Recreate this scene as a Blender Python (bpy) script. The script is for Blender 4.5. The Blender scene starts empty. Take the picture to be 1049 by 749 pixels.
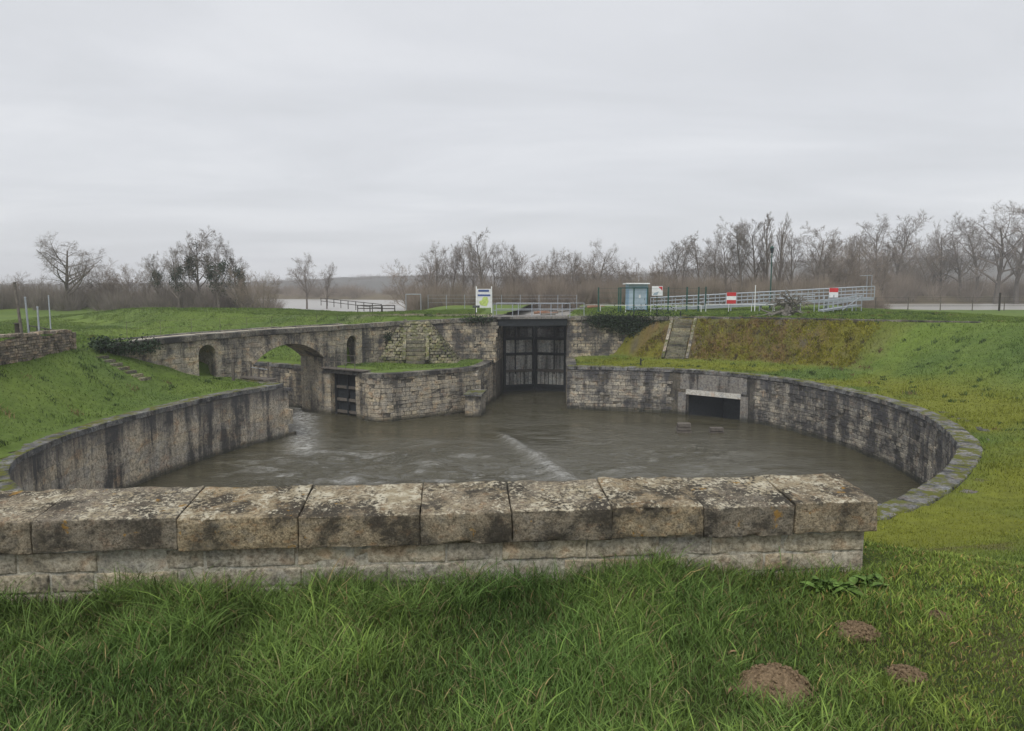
import bpy, bmesh, math, random
import numpy as np
from mathutils import Vector, Matrix, noise as mnoise
random.seed(7); RNG = np.random.default_rng(7)
S = bpy.context.scene
COL = S.collection
R = math.radians

# ------------------------------------------------------------------ camera, sky, sun, exposure
cd = bpy.data.cameras.new('camera'); cam = bpy.data.objects.new('camera', cd); COL.objects.link(cam)
cam.location = (0, 0, 2.1); cam.rotation_euler = (R(90 - 6.08), 0, 0)
cd.sensor_width = 36; cd.lens = 24.95; cd.clip_start = 0.05; cd.clip_end = 4000
S.camera = cam
S.view_settings.view_transform = 'Standard'; S.view_settings.look = 'None'
S.view_settings.exposure = 0.48; S.view_settings.gamma = 1
S.cycles.use_denoising = True
S.cycles.max_bounces = 6; S.cycles.volume_bounces = 1; S.cycles.transparent_max_bounces = 8

def nd(nt, t, **kw):
    n = nt.nodes.new(t)
    for k, v in kw.items():
        if k.startswith('_'): setattr(n, k[1:], v)
        else:
            key = int(k[1:]) if k[0] == 'i' and k[1:].isdigit() else k.replace('__', ' ')
            if isinstance(v, bpy.types.NodeSocket): nt.links.new(v, n.inputs[key])
            else: n.inputs[key].default_value = v
    return n
def c4(c): return (c[0], c[1], c[2], 1)
def ramp(nt, fac, stops):
    n = nt.nodes.new('ShaderNodeValToRGB'); nt.links.new(fac, n.inputs[0]); e = n.color_ramp.elements
    while len(e) < len(stops): e.new(0.5)
    for el, (p, c) in zip(e, stops):
        el.position = p; el.color = c4(c) if isinstance(c, (tuple, list)) else (c, c, c, 1)
    return n.outputs[0]
def mix(nt, f, a, b, mode='MIX'):
    n = nt.nodes.new('ShaderNodeMix'); n.data_type = 'RGBA'; n.blend_type = mode
    for k, v in ((0, f), (6, a), (7, b)):
        if isinstance(v, bpy.types.NodeSocket): nt.links.new(v, n.inputs[k])
        else: n.inputs[k].default_value = v if k == 0 else c4(v)
    return n.outputs[2]
def math_(nt, op, a, b=0.0, clamp=False):
    n = nt.nodes.new('ShaderNodeMath'); n.operation = op; n.use_clamp = clamp
    for k, v in ((0, a), (1, b)):
        if isinstance(v, bpy.types.NodeSocket): nt.links.new(v, n.inputs[k])
        else: n.inputs[k].default_value = v
    return n.outputs[0]
def vmul(nt, v, s):
    n = nt.nodes.new('ShaderNodeVectorMath'); n.operation = 'MULTIPLY'
    nt.links.new(v, n.inputs[0]); n.inputs[1].default_value = s; return n.outputs[0]

SUN_EL, SUN_ROT = 55, 200
W = bpy.data.worlds.new('World'); S.world = W; W.use_nodes = True
nt = W.node_tree; nt.nodes.clear()
sky = nd(nt, 'ShaderNodeTexSky', _sky_type='NISHITA', _sun_disc=False, _sun_elevation=R(SUN_EL), _sun_rotation=R(SUN_ROT))
bgA = nd(nt, 'ShaderNodeBackground', Color=sky.outputs[0], Strength=0.08)
tc = nd(nt, 'ShaderNodeTexCoord'); sep = nd(nt, 'ShaderNodeSeparateXYZ', i0=tc.outputs['Generated'])
zz = math_(nt, 'ADD', math_(nt, 'MAXIMUM', sep.outputs[2], 0.0), 0.12)
cmb = nd(nt, 'ShaderNodeCombineXYZ', i0=math_(nt, 'DIVIDE', sep.outputs[0], zz), i1=math_(nt, 'DIVIDE', sep.outputs[1], zz))
n1 = nd(nt, 'ShaderNodeTexNoise', Vector=vmul(nt, cmb.outputs[0], (0.55, 1.0, 1)), Scale=0.9, Detail=7.0, Roughness=0.55, Distortion=0.4)
cl = ramp(nt, n1.outputs[0], [(0.25, (0.475, 0.485, 0.505)), (0.5, (0.55, 0.56, 0.585)), (0.72, (0.64, 0.648, 0.668))])
bgB = nd(nt, 'ShaderNodeBackground', Color=cl, Strength=1.0)
ms = nd(nt, 'ShaderNodeMixShader', i0=0.93, i1=bgA.outputs[0], i2=bgB.outputs[0])
nd(nt, 'ShaderNodeOutputWorld', Surface=ms.outputs[0])
sd = bpy.data.lights.new('sun', 'SUN'); sd.energy = 1.5; sd.angle = R(25); sd.color = (1, 0.97, 0.92)
so = bpy.data.objects.new('sun', sd); COL.objects.link(so)
az = R(SUN_ROT); el = R(SUN_EL)
sdir = Vector((math.sin(az) * math.cos(el), math.cos(az) * math.cos(el), math.sin(el)))
so.rotation_euler = sdir.to_track_quat('Z', 'Y').to_euler(); so.location = (0, 0, 60)

# ------------------------------------------------------------------ helpers
def tag(o, label=None, cat=None, group=None, kind=None):
    if label: o['label'] = label
    if cat: o['category'] = cat
    if group: o['group'] = group
    if kind: o['kind'] = kind
    return o
def empty(name, loc, label, cat, group=None):
    o = bpy.data.objects.new(name, None); COL.objects.link(o); o.location = loc; o.empty_display_size = 0.2
    return tag(o, label, cat, group)
class MB:
    def __init__(s): s.v = []; s.f = []
    def add(s, vs, fs):
        b = len(s.v); s.v += [tuple(p) for p in vs]; s.f += [tuple(i + b for i in f) for f in fs]; return s
    def hexa(s, p):   # p: 4 bottom, 4 top
        return s.add(p, [(0, 3, 2, 1), (4, 5, 6, 7), (0, 1, 5, 4), (1, 2, 6, 5), (2, 3, 7, 6), (3, 0, 4, 7)])
    def box(s, c, d, rz=0.0):
        cx, cy, cz = c; hx, hy, hz = d[0] / 2, d[1] / 2, d[2] / 2; a, b = math.cos(rz), math.sin(rz); p = []
        for z in (-hz, hz):
            for x, y in ((-hx, -hy), (hx, -hy), (hx, hy), (-hx, hy)): p.append((cx + x * a - y * b, cy + x * b + y * a, cz + z))
        return s.hexa(p)
    def tube(s, p0, p1, r0, r1=None, n=6, cap=True):
        r1 = r0 if r1 is None else r1; p0 = Vector(p0); p1 = Vector(p1); d = (p1 - p0)
        if d.length < 1e-6: return s
        d.normalize(); a = d.orthogonal().normalized(); b = d.cross(a); vs = []
        for p, r in ((p0, r0), (p1, r1)):
            for i in range(n):
                t = 2 * math.pi * i / n; vs.append(p + a * (r * math.cos(t)) + b * (r * math.sin(t)))
        fs = [(i, (i + 1) % n, n + (i + 1) % n, n + i) for i in range(n)]
        if cap: fs += [tuple(range(n))[::-1], tuple(range(n, 2 * n))]
        return s.add(vs, fs)
    def build(s, name, mat, parent=None, smooth=False, kind=None):
        off = parent.location if parent and parent.parent is None else Vector((0, 0, 0))
        if parent and parent.parent is not None: off = parent.parent.location
        me = bpy.data.meshes.new(name); me.from_pydata([(x - off[0], y - off[1], z - off[2]) for x, y, z in s.v], [], s.f)
        me.materials.append(mat)
        if smooth: me.shade_smooth()
        me.update(); o = bpy.data.objects.new(name, me); COL.objects.link(o)
        if parent: o.parent = parent
        if kind: o['kind'] = kind
        return o
def np_mesh(name, verts, tris, mat, smooth=False, attr=None, loops=3):
    me = bpy.data.meshes.new(name); n = len(tris)
    me.vertices.add(len(verts)); me.vertices.foreach_set('co', np.asarray(verts, np.float32).ravel())
    me.loops.add(n * loops); me.loops.foreach_set('vertex_index', np.asarray(tris, np.int32).ravel())
    me.polygons.add(n); me.polygons.foreach_set('loop_start', np.arange(0, n * loops, loops, dtype=np.int32))
    me.polygons.foreach_set('loop_total', np.full(n, loops, np.int32)); 
    if attr is not None:
        for k, a in attr.items():
            at = me.attributes.new(k, 'FLOAT_COLOR', 'POINT'); at.data.foreach_set('color', np.asarray(a, np.float32).ravel())
    me.update(calc_edges=True); me.validate()
    if smooth: me.shade_smooth()
    me.materials.append(mat); o = bpy.data.objects.new(name, me); COL.objects.link(o); return o
def vnoise(x, y, s, seed=0):
    """cheap smooth value noise for numpy arrays"""
    x = x / s + seed * 17.3; y = y / s + seed * 9.1
    xi = np.floor(x).astype(np.int64); yi = np.floor(y).astype(np.int64); fx = x - xi; fy = y - yi
    fx = fx * fx * (3 - 2 * fx); fy = fy * fy * (3 - 2 * fy)
    def h(a, b):
        n = (a * 374761393 + b * 668265263 + seed * 1442695) & 0xffffffff
        n = ((n ^ (n >> 13)) * 1274126177) & 0xffffffff
        return ((n ^ (n >> 16)) & 0xffff) / 65535.0
    return (h(xi, yi) * (1 - fx) + h(xi + 1, yi) * fx) * (1 - fy) + (h(xi, yi + 1) * (1 - fx) + h(xi + 1, yi + 1) * fx) * fy
def fbm(x, y, s, seed=0, o=4):
    t = 0; a = .5; n = 0
    for i in range(o): t = t + a * vnoise(x, y, s / 2 ** i, seed + i); n += a; a *= .5
    return t / n

# ------------------------------------------------------------------ materials
MATS = {}
def mat(name, rough=0.9, spec=0.3):
    m = bpy.data.materials.new(name); m.use_nodes = True; nt = m.node_tree; b = nt.nodes['Principled BSDF']
    b.inputs['Roughness'].default_value = rough; b.inputs['Specular IOR Level'].default_value = spec
    MATS[name] = m; return m, nt, b
def plain(name, c, rough=0.7, var=0.25, scale=3.0, metal=0.0, bump=0.0, spec=0.3):
    m, nt, b = mat(name, rough, spec); g = nd(nt, 'ShaderNodeNewGeometry')
    n = nd(nt, 'ShaderNodeTexNoise', Vector=g.outputs['Position'], Scale=scale, Detail=6.0, Roughness=0.65)
    oi = nd(nt, 'ShaderNodeObjectInfo')
    lo = tuple(x * (1 - var) for x in c); hi = tuple(min(1, x * (1 + var)) for x in c)
    col = ramp(nt, n.outputs[0], [(0.3, lo), (0.7, hi)])
    v = math_(nt, 'ADD', math_(nt, 'MULTIPLY', oi.outputs['Random'], 0.25), 0.87)
    hs = nd(nt, 'ShaderNodeHueSaturation', Color=col, Value=v); nt.links.new(hs.outputs[0], b.inputs['Base Color'])
    b.inputs['Metallic'].default_value = metal
    if bump:
        bp = nd(nt, 'ShaderNodeBump', Height=n.outputs[0], Strength=bump, Distance=0.05); nt.links.new(bp.outputs[0], b.inputs['Normal'])
    return m
def stone(name, c1, c2, dark=(0.03, 0.03, 0.032), dark_amt=0.5, streak=0.5, moss=0.0, lichen=0.0, waterline=None, grain=7.0, seed=0.0, mosscol=(0.10, 0.105, 0.02), blotch=0.55, top=None, island=0.35):
    m, nt, b = mat(name, 0.93, 0.2); g = nd(nt, 'ShaderNodeNewGeometry'); pos = g.outputs['Position']
    ps = nd(nt, 'ShaderNodeVectorMath', _operation='ADD', i0=pos, i1=(seed, seed * 1.7, seed * .3)).outputs[0]
    gr = nd(nt, 'ShaderNodeTexNoise', Vector=ps, Scale=grain, Detail=9.0, Roughness=0.7)
    lg = nd(nt, 'ShaderNodeTexNoise', Vector=ps, Scale=blotch, Detail=5.0, Roughness=0.6)
    g2 = nd(nt, 'ShaderNodeTexNoise', Vector=ps, Scale=grain * 2.3, Detail=4.0, Roughness=0.8)
    gm = math_(nt, 'ADD', math_(nt, 'MULTIPLY', gr.outputs[0], 0.55), math_(nt, 'MULTIPLY', g2.outputs[0], 0.45))
    pale = tuple(min(.75, x * 1.35 + .02) for x in c1); deep = tuple(x * .45 for x in c2)
    col = ramp(nt, gm, [(0.36, deep), (0.45, c2), (0.54, c1), (0.66, pale)])
    hn = nd(nt, 'ShaderNodeTexNoise', Vector=vmul(nt, ps, (1, 1, 1.6)), Scale=grain * .28, Detail=3.0)
    col = mix(nt, ramp(nt, hn.outputs[0], [(0.33, .35), (0.44, 0.0)]), col, (0.95, 0.62, 0.42), 'MULTIPLY')
    col = mix(nt, ramp(nt, hn.outputs[0], [(0.55, 0.0), (0.66, .5)]), col, (0.72, 0.80, 0.95), 'MULTIPLY')
    # each stone a little different
    oi = nd(nt, 'ShaderNodeObjectInfo'); rnd = math_(nt, 'FRACT', math_(nt, 'ADD', g.outputs['Random Per Island'], oi.outputs['Random']))
    hs = nd(nt, 'ShaderNodeHueSaturation', Color=col, Value=math_(nt, 'ADD', math_(nt, 'MULTIPLY', rnd, island * 2), 1 - island),
            Saturation=math_(nt, 'ADD', math_(nt, 'MULTIPLY', rnd, 0.4), 0.8)); col = hs.outputs[0]
    st = nd(nt, 'ShaderNodeTexNoise', Vector=vmul(nt, ps, (1.5, 1.5, 0.13)), Scale=1.0, Detail=6.0, Roughness=0.65)
    f = math_(nt, 'ADD', math_(nt, 'MULTIPLY', st.outputs[0], streak), math_(nt, 'MULTIPLY', lg.outputs[0], 1 - streak))
    f = math_(nt, 'ADD', f, math_(nt, 'MULTIPLY', math_(nt, 'SUBTRACT', gr.outputs[0], 0.5), 0.45))
    fm = ramp(nt, f, [(0.62 - dark_amt * 0.3, 0.0), (0.72 - dark_amt * 0.3, 1.0)])
    col = mix(nt, math_(nt, 'MULTIPLY', fm, 0.9), col, dark)
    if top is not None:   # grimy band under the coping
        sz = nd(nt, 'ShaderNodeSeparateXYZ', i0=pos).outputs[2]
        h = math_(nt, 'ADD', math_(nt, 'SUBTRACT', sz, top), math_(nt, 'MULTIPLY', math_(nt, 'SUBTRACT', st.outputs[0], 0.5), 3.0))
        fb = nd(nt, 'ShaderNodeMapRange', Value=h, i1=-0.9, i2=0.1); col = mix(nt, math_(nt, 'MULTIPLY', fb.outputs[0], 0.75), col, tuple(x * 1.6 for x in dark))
    nz = nd(nt, 'ShaderNodeSeparateXYZ', i0=g.outputs['Normal']).outputs[2]
    if moss:
        mn = nd(nt, 'ShaderNodeTexNoise', Vector=ps, Scale=2.2, Detail=7.0, Roughness=0.7)
        fu = nd(nt, 'ShaderNodeMapRange', Value=nz, i1=0.2, i2=0.8).outputs[0]
        fm2 = math_(nt, 'MULTIPLY', fu, ramp(nt, mn.outputs[0], [(0.62 - moss * .3, 0.0), (0.70 - moss * .3, 1.0)]))
        col = mix(nt, fm2, col, mosscol)
    if lichen:
        ln = nd(nt, 'ShaderNodeTexNoise', Vector=ps, Scale=32.0, Detail=6.0, Roughness=0.72, Distortion=0.3)
        lb = nd(nt, 'ShaderNodeTexNoise', Vector=ps, Scale=2.6, Detail=3.0)
        fu = nd(nt, 'ShaderNodeMapRange', Value=nz, i1=0.3, i2=0.85, i3=0.12, i4=1.0).outputs[0]
        lf = ramp(nt, math_(nt, 'ADD', ln.outputs[0], math_(nt, 'MULTIPLY', math_(nt, 'SUBTRACT', lb.outputs[0], 0.5), 0.45)), [(0.505, 0.0), (0.57, 1.0)])
        col = mix(nt, math_(nt, 'MULTIPLY', math_(nt, 'MULTIPLY', lf, fu), lichen), col, ramp(nt, nd(nt, 'ShaderNodeTexNoise', Vector=ps, Scale=11.0, Detail=3.0).outputs[0], [(0.4, (0.30, 0.255, 0.17)), (0.62, (0.52, 0.48, 0.37))]))
        ol = nd(nt, 'ShaderNodeTexNoise', Vector=ps, Scale=7.5, Detail=5.0, Roughness=0.65)
        of = ramp(nt, ol.outputs[0], [(0.645, 0.0), (0.69, 0.8)]); col = mix(nt, math_(nt, 'MULTIPLY', of, lichen), col, (0.30, 0.17, 0.035))
    if waterline is not None:
        sz = nd(nt, 'ShaderNodeSeparateXYZ', i0=pos).outputs[2]
        h = math_(nt, 'ADD', sz, math_(nt, 'MULTIPLY', math_(nt, 'SUBTRACT', lg.outputs[0], 0.5), 0.5))
        fw = nd(nt, 'ShaderNodeMapRange', Value=h, i1=waterline + 0.12, i2=waterline + 0.4, i3=0.8, i4=0.0)
        col = mix(nt, fw.outputs[0], col, (0.035, 0.036, 0.026))
    nt.links.new(col, b.inputs['Base Color'])
    bp = nd(nt, 'ShaderNodeBump', Height=gr.outputs[0], Strength=0.6, Distance=0.04); nt.links.new(bp.outputs[0], b.inputs['Normal'])
    return m

TZ, WZ = -3.8, -7.2
M_PCOP = stone('parapet_coping_stone', (0.30, 0.25, 0.175), (0.14, 0.116, 0.082), dark=(0.04, 0.036, 0.03), dark_amt=0.5, streak=0.12, lichen=1.0, grain=34.0, blotch=3.4, island=0.2)
M_PWALL = stone('parapet_wall_stone', (0.47, 0.42, 0.32), (0.27, 0.235, 0.17), dark=(0.07, 0.065, 0.05), dark_amt=0.12, streak=0.2, grain=16.0, blotch=2.0, seed=3, lichen=0.1, island=0.14)
M_MORTAR = stone('lime_mortar', (0.46, 0.43, 0.345), (0.31, 0.285, 0.225), dark_amt=0.1, grain=18.0, blotch=1.5, seed=5, island=0.02)
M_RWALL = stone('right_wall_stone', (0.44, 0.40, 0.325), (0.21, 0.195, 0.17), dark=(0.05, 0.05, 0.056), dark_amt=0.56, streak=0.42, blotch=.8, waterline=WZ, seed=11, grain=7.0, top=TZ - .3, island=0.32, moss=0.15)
M_RCORE = stone('wall_joint_mortar', (0.17, 0.15, 0.12), (0.08, 0.075, 0.06), dark_amt=0.45, waterline=WZ, seed=11, island=0.0)
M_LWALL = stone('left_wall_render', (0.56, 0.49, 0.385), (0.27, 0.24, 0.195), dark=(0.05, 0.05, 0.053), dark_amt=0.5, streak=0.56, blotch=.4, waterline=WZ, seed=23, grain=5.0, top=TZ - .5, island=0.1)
M_BRIDGE = stone('bridge_stone', (0.48, 0.42, 0.32), (0.24, 0.215, 0.175), dark=(0.05, 0.05, 0.053), dark_amt=0.45, blotch=.7, streak=0.5, waterline=WZ, seed=31, grain=7.0, island=0.16)
M_UWALL = stone('upper_wall_stone', (0.46, 0.40, 0.30), (0.22, 0.195, 0.155), dark=(0.05, 0.05, 0.056), dark_amt=0.54, streak=0.4, blotch=.75, waterline=WZ, seed=41, grain=7.0, island=0.3)
M_COP = stone('quay_coping_stone', (0.22, 0.215, 0.205), (0.115, 0.115, 0.115), dark_amt=0.42, streak=0.3, moss=0.5, seed=51, grain=6.0, blotch=1.2, island=0.2)
M_BCOP = stone('bridge_coping_stone', (0.26, 0.24, 0.20), (0.10, 0.095, 0.085), dark_amt=0.55, streak=0.3, moss=0.1, seed=61, grain=6.0, island=0.2)
M_DRY = stone('dry_wall_stone', (0.34, 0.285, 0.22), (0.16, 0.135, 0.11), dark_amt=0.3, streak=0.2, moss=0.3, seed=71, grain=9.0, island=0.4)
M_STEP = stone('step_stone', (0.27, 0.25, 0.18), (0.13, 0.12, 0.085), dark_amt=0.38, streak=0.2, moss=0.5, seed=81, grain=8.0, mosscol=(0.09, 0.10, 0.025))
M_CONC = stone('white_concrete', (0.62, 0.60, 0.55), (0.42, 0.40, 0.36), dark_amt=0.1, streak=0.7, seed=91, grain=8.0, island=0.05)
M_GREYC = stone('grey_concrete', (0.27, 0.255, 0.23), (0.16, 0.15, 0.14), dark_amt=0.35, streak=0.85, waterline=WZ, seed=97, grain=6.0, island=0.05)
M_STEEL = plain('galvanised_steel', (0.36, 0.39, 0.43), 0.5, 0.15, 6.0, metal=0.3)
M_WHITE = plain('white_paint', (0.72, 0.73, 0.74), 0.6, 0.12, 4.0)
M_RED = plain('red_paint', (0.52, 0.035, 0.04), 0.55, 0.1)
M_GREENM = plain('dark_green_metal', (0.02, 0.075, 0.06), 0.5, 0.2)
M_DARKM = plain('dark_steel', (0.022, 0.026, 0.03), 0.6, 0.4, 5.0)
M_GATE = stone('gate_planks', (0.50, 0.49, 0.45), (0.27, 0.27, 0.26), dark=(0.05, 0.053, 0.055), dark_amt=0.38, streak=0.85, seed=13, grain=6.0)
M_GATED = stone('deck_shade_planks', (0.13, 0.13, 0.13), (0.06, 0.06, 0.065), dark=(0.02, 0.02, 0.023), dark_amt=0.4, streak=0.85, seed=17, grain=6.0)  # top plank row of the gate, under-deck shade put into its colour
M_WOOD = plain('weathered_wood', (0.13, 0.115, 0.10), 0.9, 0.4, 8.0, bump=0.4)
M_DWOOD = plain('dark_wood', (0.045, 0.038, 0.032), 0.9, 0.4, 8.0)
M_DRIFT = plain('driftwood', (0.20, 0.185, 0.165), 0.95, 0.5, 7.0, bump=0.5)
M_BLUE = plain('pale_blue_panel', (0.27, 0.42, 0.57), 0.45, 0.1, 2.0)
M_BLUE2 = plain('blue_glass_panel', (0.36, 0.45, 0.53), 0.25, 0.12, 2.0)
M_BARK = plain('bark', (0.15, 0.13, 0.113), 0.95, 0.35, 4.0)
M_BARKL = plain('pale_bark', (0.17, 0.145, 0.115), 0.95, 0.3, 4.0)
M_TWIG = plain('winter_twigs', (0.20, 0.172, 0.15), 0.95, 0.3, 1.0)
M_TWIGB = plain('thicket_twigs', (0.21, 0.172, 0.138), 0.95, 0.35, 0.25)
M_IVY = plain('ivy_leaves', (0.022, 0.042, 0.018), 0.6, 0.5, 3.0)
M_EARTH = plain('loose_earth', (0.255, 0.185, 0.115), 1.0, 0.5, 55.0, bump=0.8, spec=0.05)
M_LEAFD = plain('dead_leaf', (0.22, 0.15, 0.08), 0.9, 0.3)
M_WEED = plain('broad_weed_leaf', (0.10, 0.17, 0.035), 0.6, 0.5, 22.0)
M_CARP = plain('dark_car_paint', (0.03, 0.035, 0.06), 0.3, 0.1)
M_GLASS = plain('dark_glass', (0.05, 0.06, 0.07), 0.15, 0.1)
M_TYRE = plain('tyre_rubber', (0.02, 0.02, 0.02), 0.9, 0.1)
M_TILE = plain('roof_tiles', (0.20, 0.14, 0.12), 0.9, 0.25, 3.0)
M_PLASTER = plain('cream_plaster', (0.58, 0.53, 0.44), 0.9, 0.1)
M_PRINTB = plain('sign_print_blue', (0.06, 0.10, 0.28), 0.5, 0.1)
M_PRINTG = plain('sign_print_green', (0.42, 0.52, 0.16), 0.5, 0.35, 9.0)

def attr_mat(name, rough, noise_scale, amount, bump, spec=0.25, trans=False):
    m, nt, b = mat(name, rough, spec); a = nd(nt, 'ShaderNodeAttribute', _attribute_name='Col'); g = nd(nt, 'ShaderNodeNewGeometry')
    n = nd(nt, 'ShaderNodeTexNoise', Vector=g.outputs['Position'], Scale=noise_scale, Detail=8.0, Roughness=0.7)
    hs = nd(nt, 'ShaderNodeHueSaturation', Color=a.outputs['Color'], Value=math_(nt, 'ADD', math_(nt, 'MULTIPLY', n.outputs[0], amount * 2), 1 - amount))
    nt.links.new(hs.outputs[0], b.inputs['Base Color'])
    if bump:
        bp = nd(nt, 'ShaderNodeBump', Height=n.outputs[0], Strength=bump, Distance=0.12); nt.links.new(bp.outputs[0], b.inputs['Normal'])
    return m
M_GROUND = attr_mat('ground_turf', 0.95, 2.2, 0.55, 0.8)
M_GRASS = attr_mat('grass_blades', 0.7, 0.9, 0.3, 0.0, 0.2)
M_HILL = attr_mat('wooded_hill', 0.95, 0.18, 0.6, 1.0)

def water_mat(name, c, sc, strength, rough=0.07):
    m, nt, b = mat(name, rough, 0.5); g = nd(nt, 'ShaderNodeNewGeometry'); pos = g.outputs['Position']
    b.inputs['IOR'].default_value = 1.33; b.inputs['Specular IOR Level'].default_value = 0.8
    a = nd(nt, 'ShaderNodeAttribute', _attribute_name='Col'); sp = nd(nt, 'ShaderNodeSeparateColor', Color=a.outputs['Color'])
    n1 = nd(nt, 'ShaderNodeTexNoise', Vector=vmul(nt, pos, (0.55, 1.5, 1)), Scale=sc, Detail=5.0, Roughness=0.62, Distortion=1.1)
    n2 = nd(nt, 'ShaderNodeTexNoise', Vector=vmul(nt, pos, (0.6, 1.2, 1)), Scale=sc * 0.14, Detail=3.0, Distortion=.6)
    amp = math_(nt, 'MULTIPLY', ramp(nt, n2.outputs[0], [(0.36, 0.18), (0.62, 1.0)]), math_(nt, 'ADD', math_(nt, 'MULTIPLY', sp.outputs[1], 1.0), 0.35))
    bp = nd(nt, 'ShaderNodeBump', Height=math_(nt, 'MULTIPLY', n1.outputs[0], amp), Strength=strength, Distance=0.55); nt.links.new(bp.outputs[0], b.inputs['Normal'])
    fn = nd(nt, 'ShaderNodeTexNoise', Vector=vmul(nt, pos, (1, 2.2, 1)), Scale=2.6, Detail=6.0, Roughness=0.78)
    ff = math_(nt, 'MULTIPLY', sp.outputs[0], ramp(nt, fn.outputs[0], [(0.42, 0.15), (0.60, 1.0)]), True)
    nt.links.new(mix(nt, ff, c, (0.50, 0.50, 0.48)), b.inputs['Base Color'])
    return m
M_WATER = water_mat('muddy_water', (0.064, 0.058, 0.036), 1.6, 0.7, 0.02)
M_RIVER = water_mat('river_water', (0.30, 0.285, 0.26), 0.5, 0.5, 0.35)

# ------------------------------------------------------------------ plan of the round lock basin (metres)
def smooth_path(pts, step=0.5):
    P = [Vector(p) for p in pts]; out = []
    for i in range(len(P) - 1):
        p0 = P[max(i - 1, 0)]; p1 = P[i]; p2 = P[i + 1]; p3 = P[min(i + 2, len(P) - 1)]
        n = max(2, int((p2 - p1).length / step))
        for j in range(n):
            t = j / n; out.append(0.5 * ((2 * p1) + (p2 - p0) * t + (2 * p0 - 5 * p1 + 4 * p2 - p3) * t * t + (3 * p1 - p0 - 3 * p2 + p3) * t ** 3))
    out.append(P[-1]); return out
def dense(pts, step=0.5):
    out = []
    for a, b in zip(pts[:-1], pts[1:]):
        a = Vector(a); b = Vector(b); n = max(1, int((b - a).length / step))
        out += [a.lerp(b, j / n) for j in range(n)]
    out.append(Vector(pts[-1])); return out
B0 = Vector((-19.4, 45.0)); BT = Vector((0.55, 0.835)).normalized(); BP = Vector((-BT.y, BT.x))
def bk(k, q): return B0 + BT * k + BP * q
RING_R = smooth_path([(4.3, 55.0), (10.6, 53.6), (14.2, 51.6), (17.3, 48.6), (19.1, 44.6), (19.95, 40.2), (20.05, 36.2), (19.4, 32.4), (18.2, 29), (17, 26.5),
    (15.5, 24.4), (13.6, 22.2), (12.1, 20.7), (10.2, 19.1), (6.8, 17.3), (3, 16.2)])
RING_L = smooth_path([(3, 16.2), (-1.5, 15.9), (-6, 16.5), (-10.5, 18), (-14.2, 20.2), (-16.8, 23.1), (-17.98, 26.35), (-18.22, 30.8), (-17.6, 35.1), (-16.5, 39.9), (-14.3, 44.6)])
CORNER_L = Vector((-14.3, 44.6)); PASS_L = dense([CORNER_L, bk(2.47, 0)])
PIER = [Vector(p) for p in ((-11.1, 51.0), (-10.75, 50.35), (-10.2, 49.75), (-9.5, 49.5))] + dense([(-8.6, 49.7), (-4.8, 52.4), (-2.6, 54.4), (-1.95, 57.5), (-0.7, 66)])
UP_L = dense([bk(13.6, 0.0), (-9.6, 58.7), (-4, 59.6), (-1.35, 59.7)])
UP_R = dense([(4.75, 61.6), (10, 61.4), (14.2, 60.6)])
GATE_R = dense([(5.05, 66.0), (4.3, 55.0)])

from mathutils.geometry import intersect_point_line
def inside(px, py, poly):
    poly = np.asarray([(p[0], p[1]) for p in poly]); x0, y0 = poly[:, 0], poly[:, 1]; x1, y1 = np.roll(x0, -1), np.roll(y0, -1)
    c = np.zeros(px.shape, bool)
    for a, b, d, e in zip(x0, y0, x1, y1):
        if b == e: continue
        c ^= ((b > py) != (e > py)) & (px < (d - a) * (py - b) / (e - b) + a)
    return c
def offset(path, d):
    out = []
    for i, p in enumerate(path):
        t = (path[min(i + 1, len(path) - 1)] - path[max(i - 1, 0)]).normalized(); out.append(p + Vector((-t.y, t.x)) * d)
    return out
BASIN = GATE_R[:-1] + RING_R + RING_L[1:] + [bk(2.47, 0), bk(2.47, 3), bk(3.0, 3), bk(3.0, 24), bk(10.0, 24), bk(10.0, 2), bk(9.9, 0), bk(10.3, -0.8), bk(10.3, -3.2)] + PIER
def grow_poly(poly, d):
    P = [Vector(p) for p in poly]; a = sum(P[i].x * P[(i + 1) % len(P)].y - P[(i + 1) % len(P)].x * P[i].y for i in range(len(P)))
    s = -1 if a > 0 else 1; out = []
    for i in range(len(P)):
        t = (P[(i + 1) % len(P)] - P[i - 1])
        if t.length < 1e-6: continue
        t.normalize(); out.append(P[i] + Vector((-t.y, t.x)) * d * s)
    return out
BASIN_CUT = grow_poly(BASIN, 0.16)
POUND = [Vector(p) for p in ((-0.8, 66), (5.1, 66), (12, 122), (5, 122))]

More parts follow.
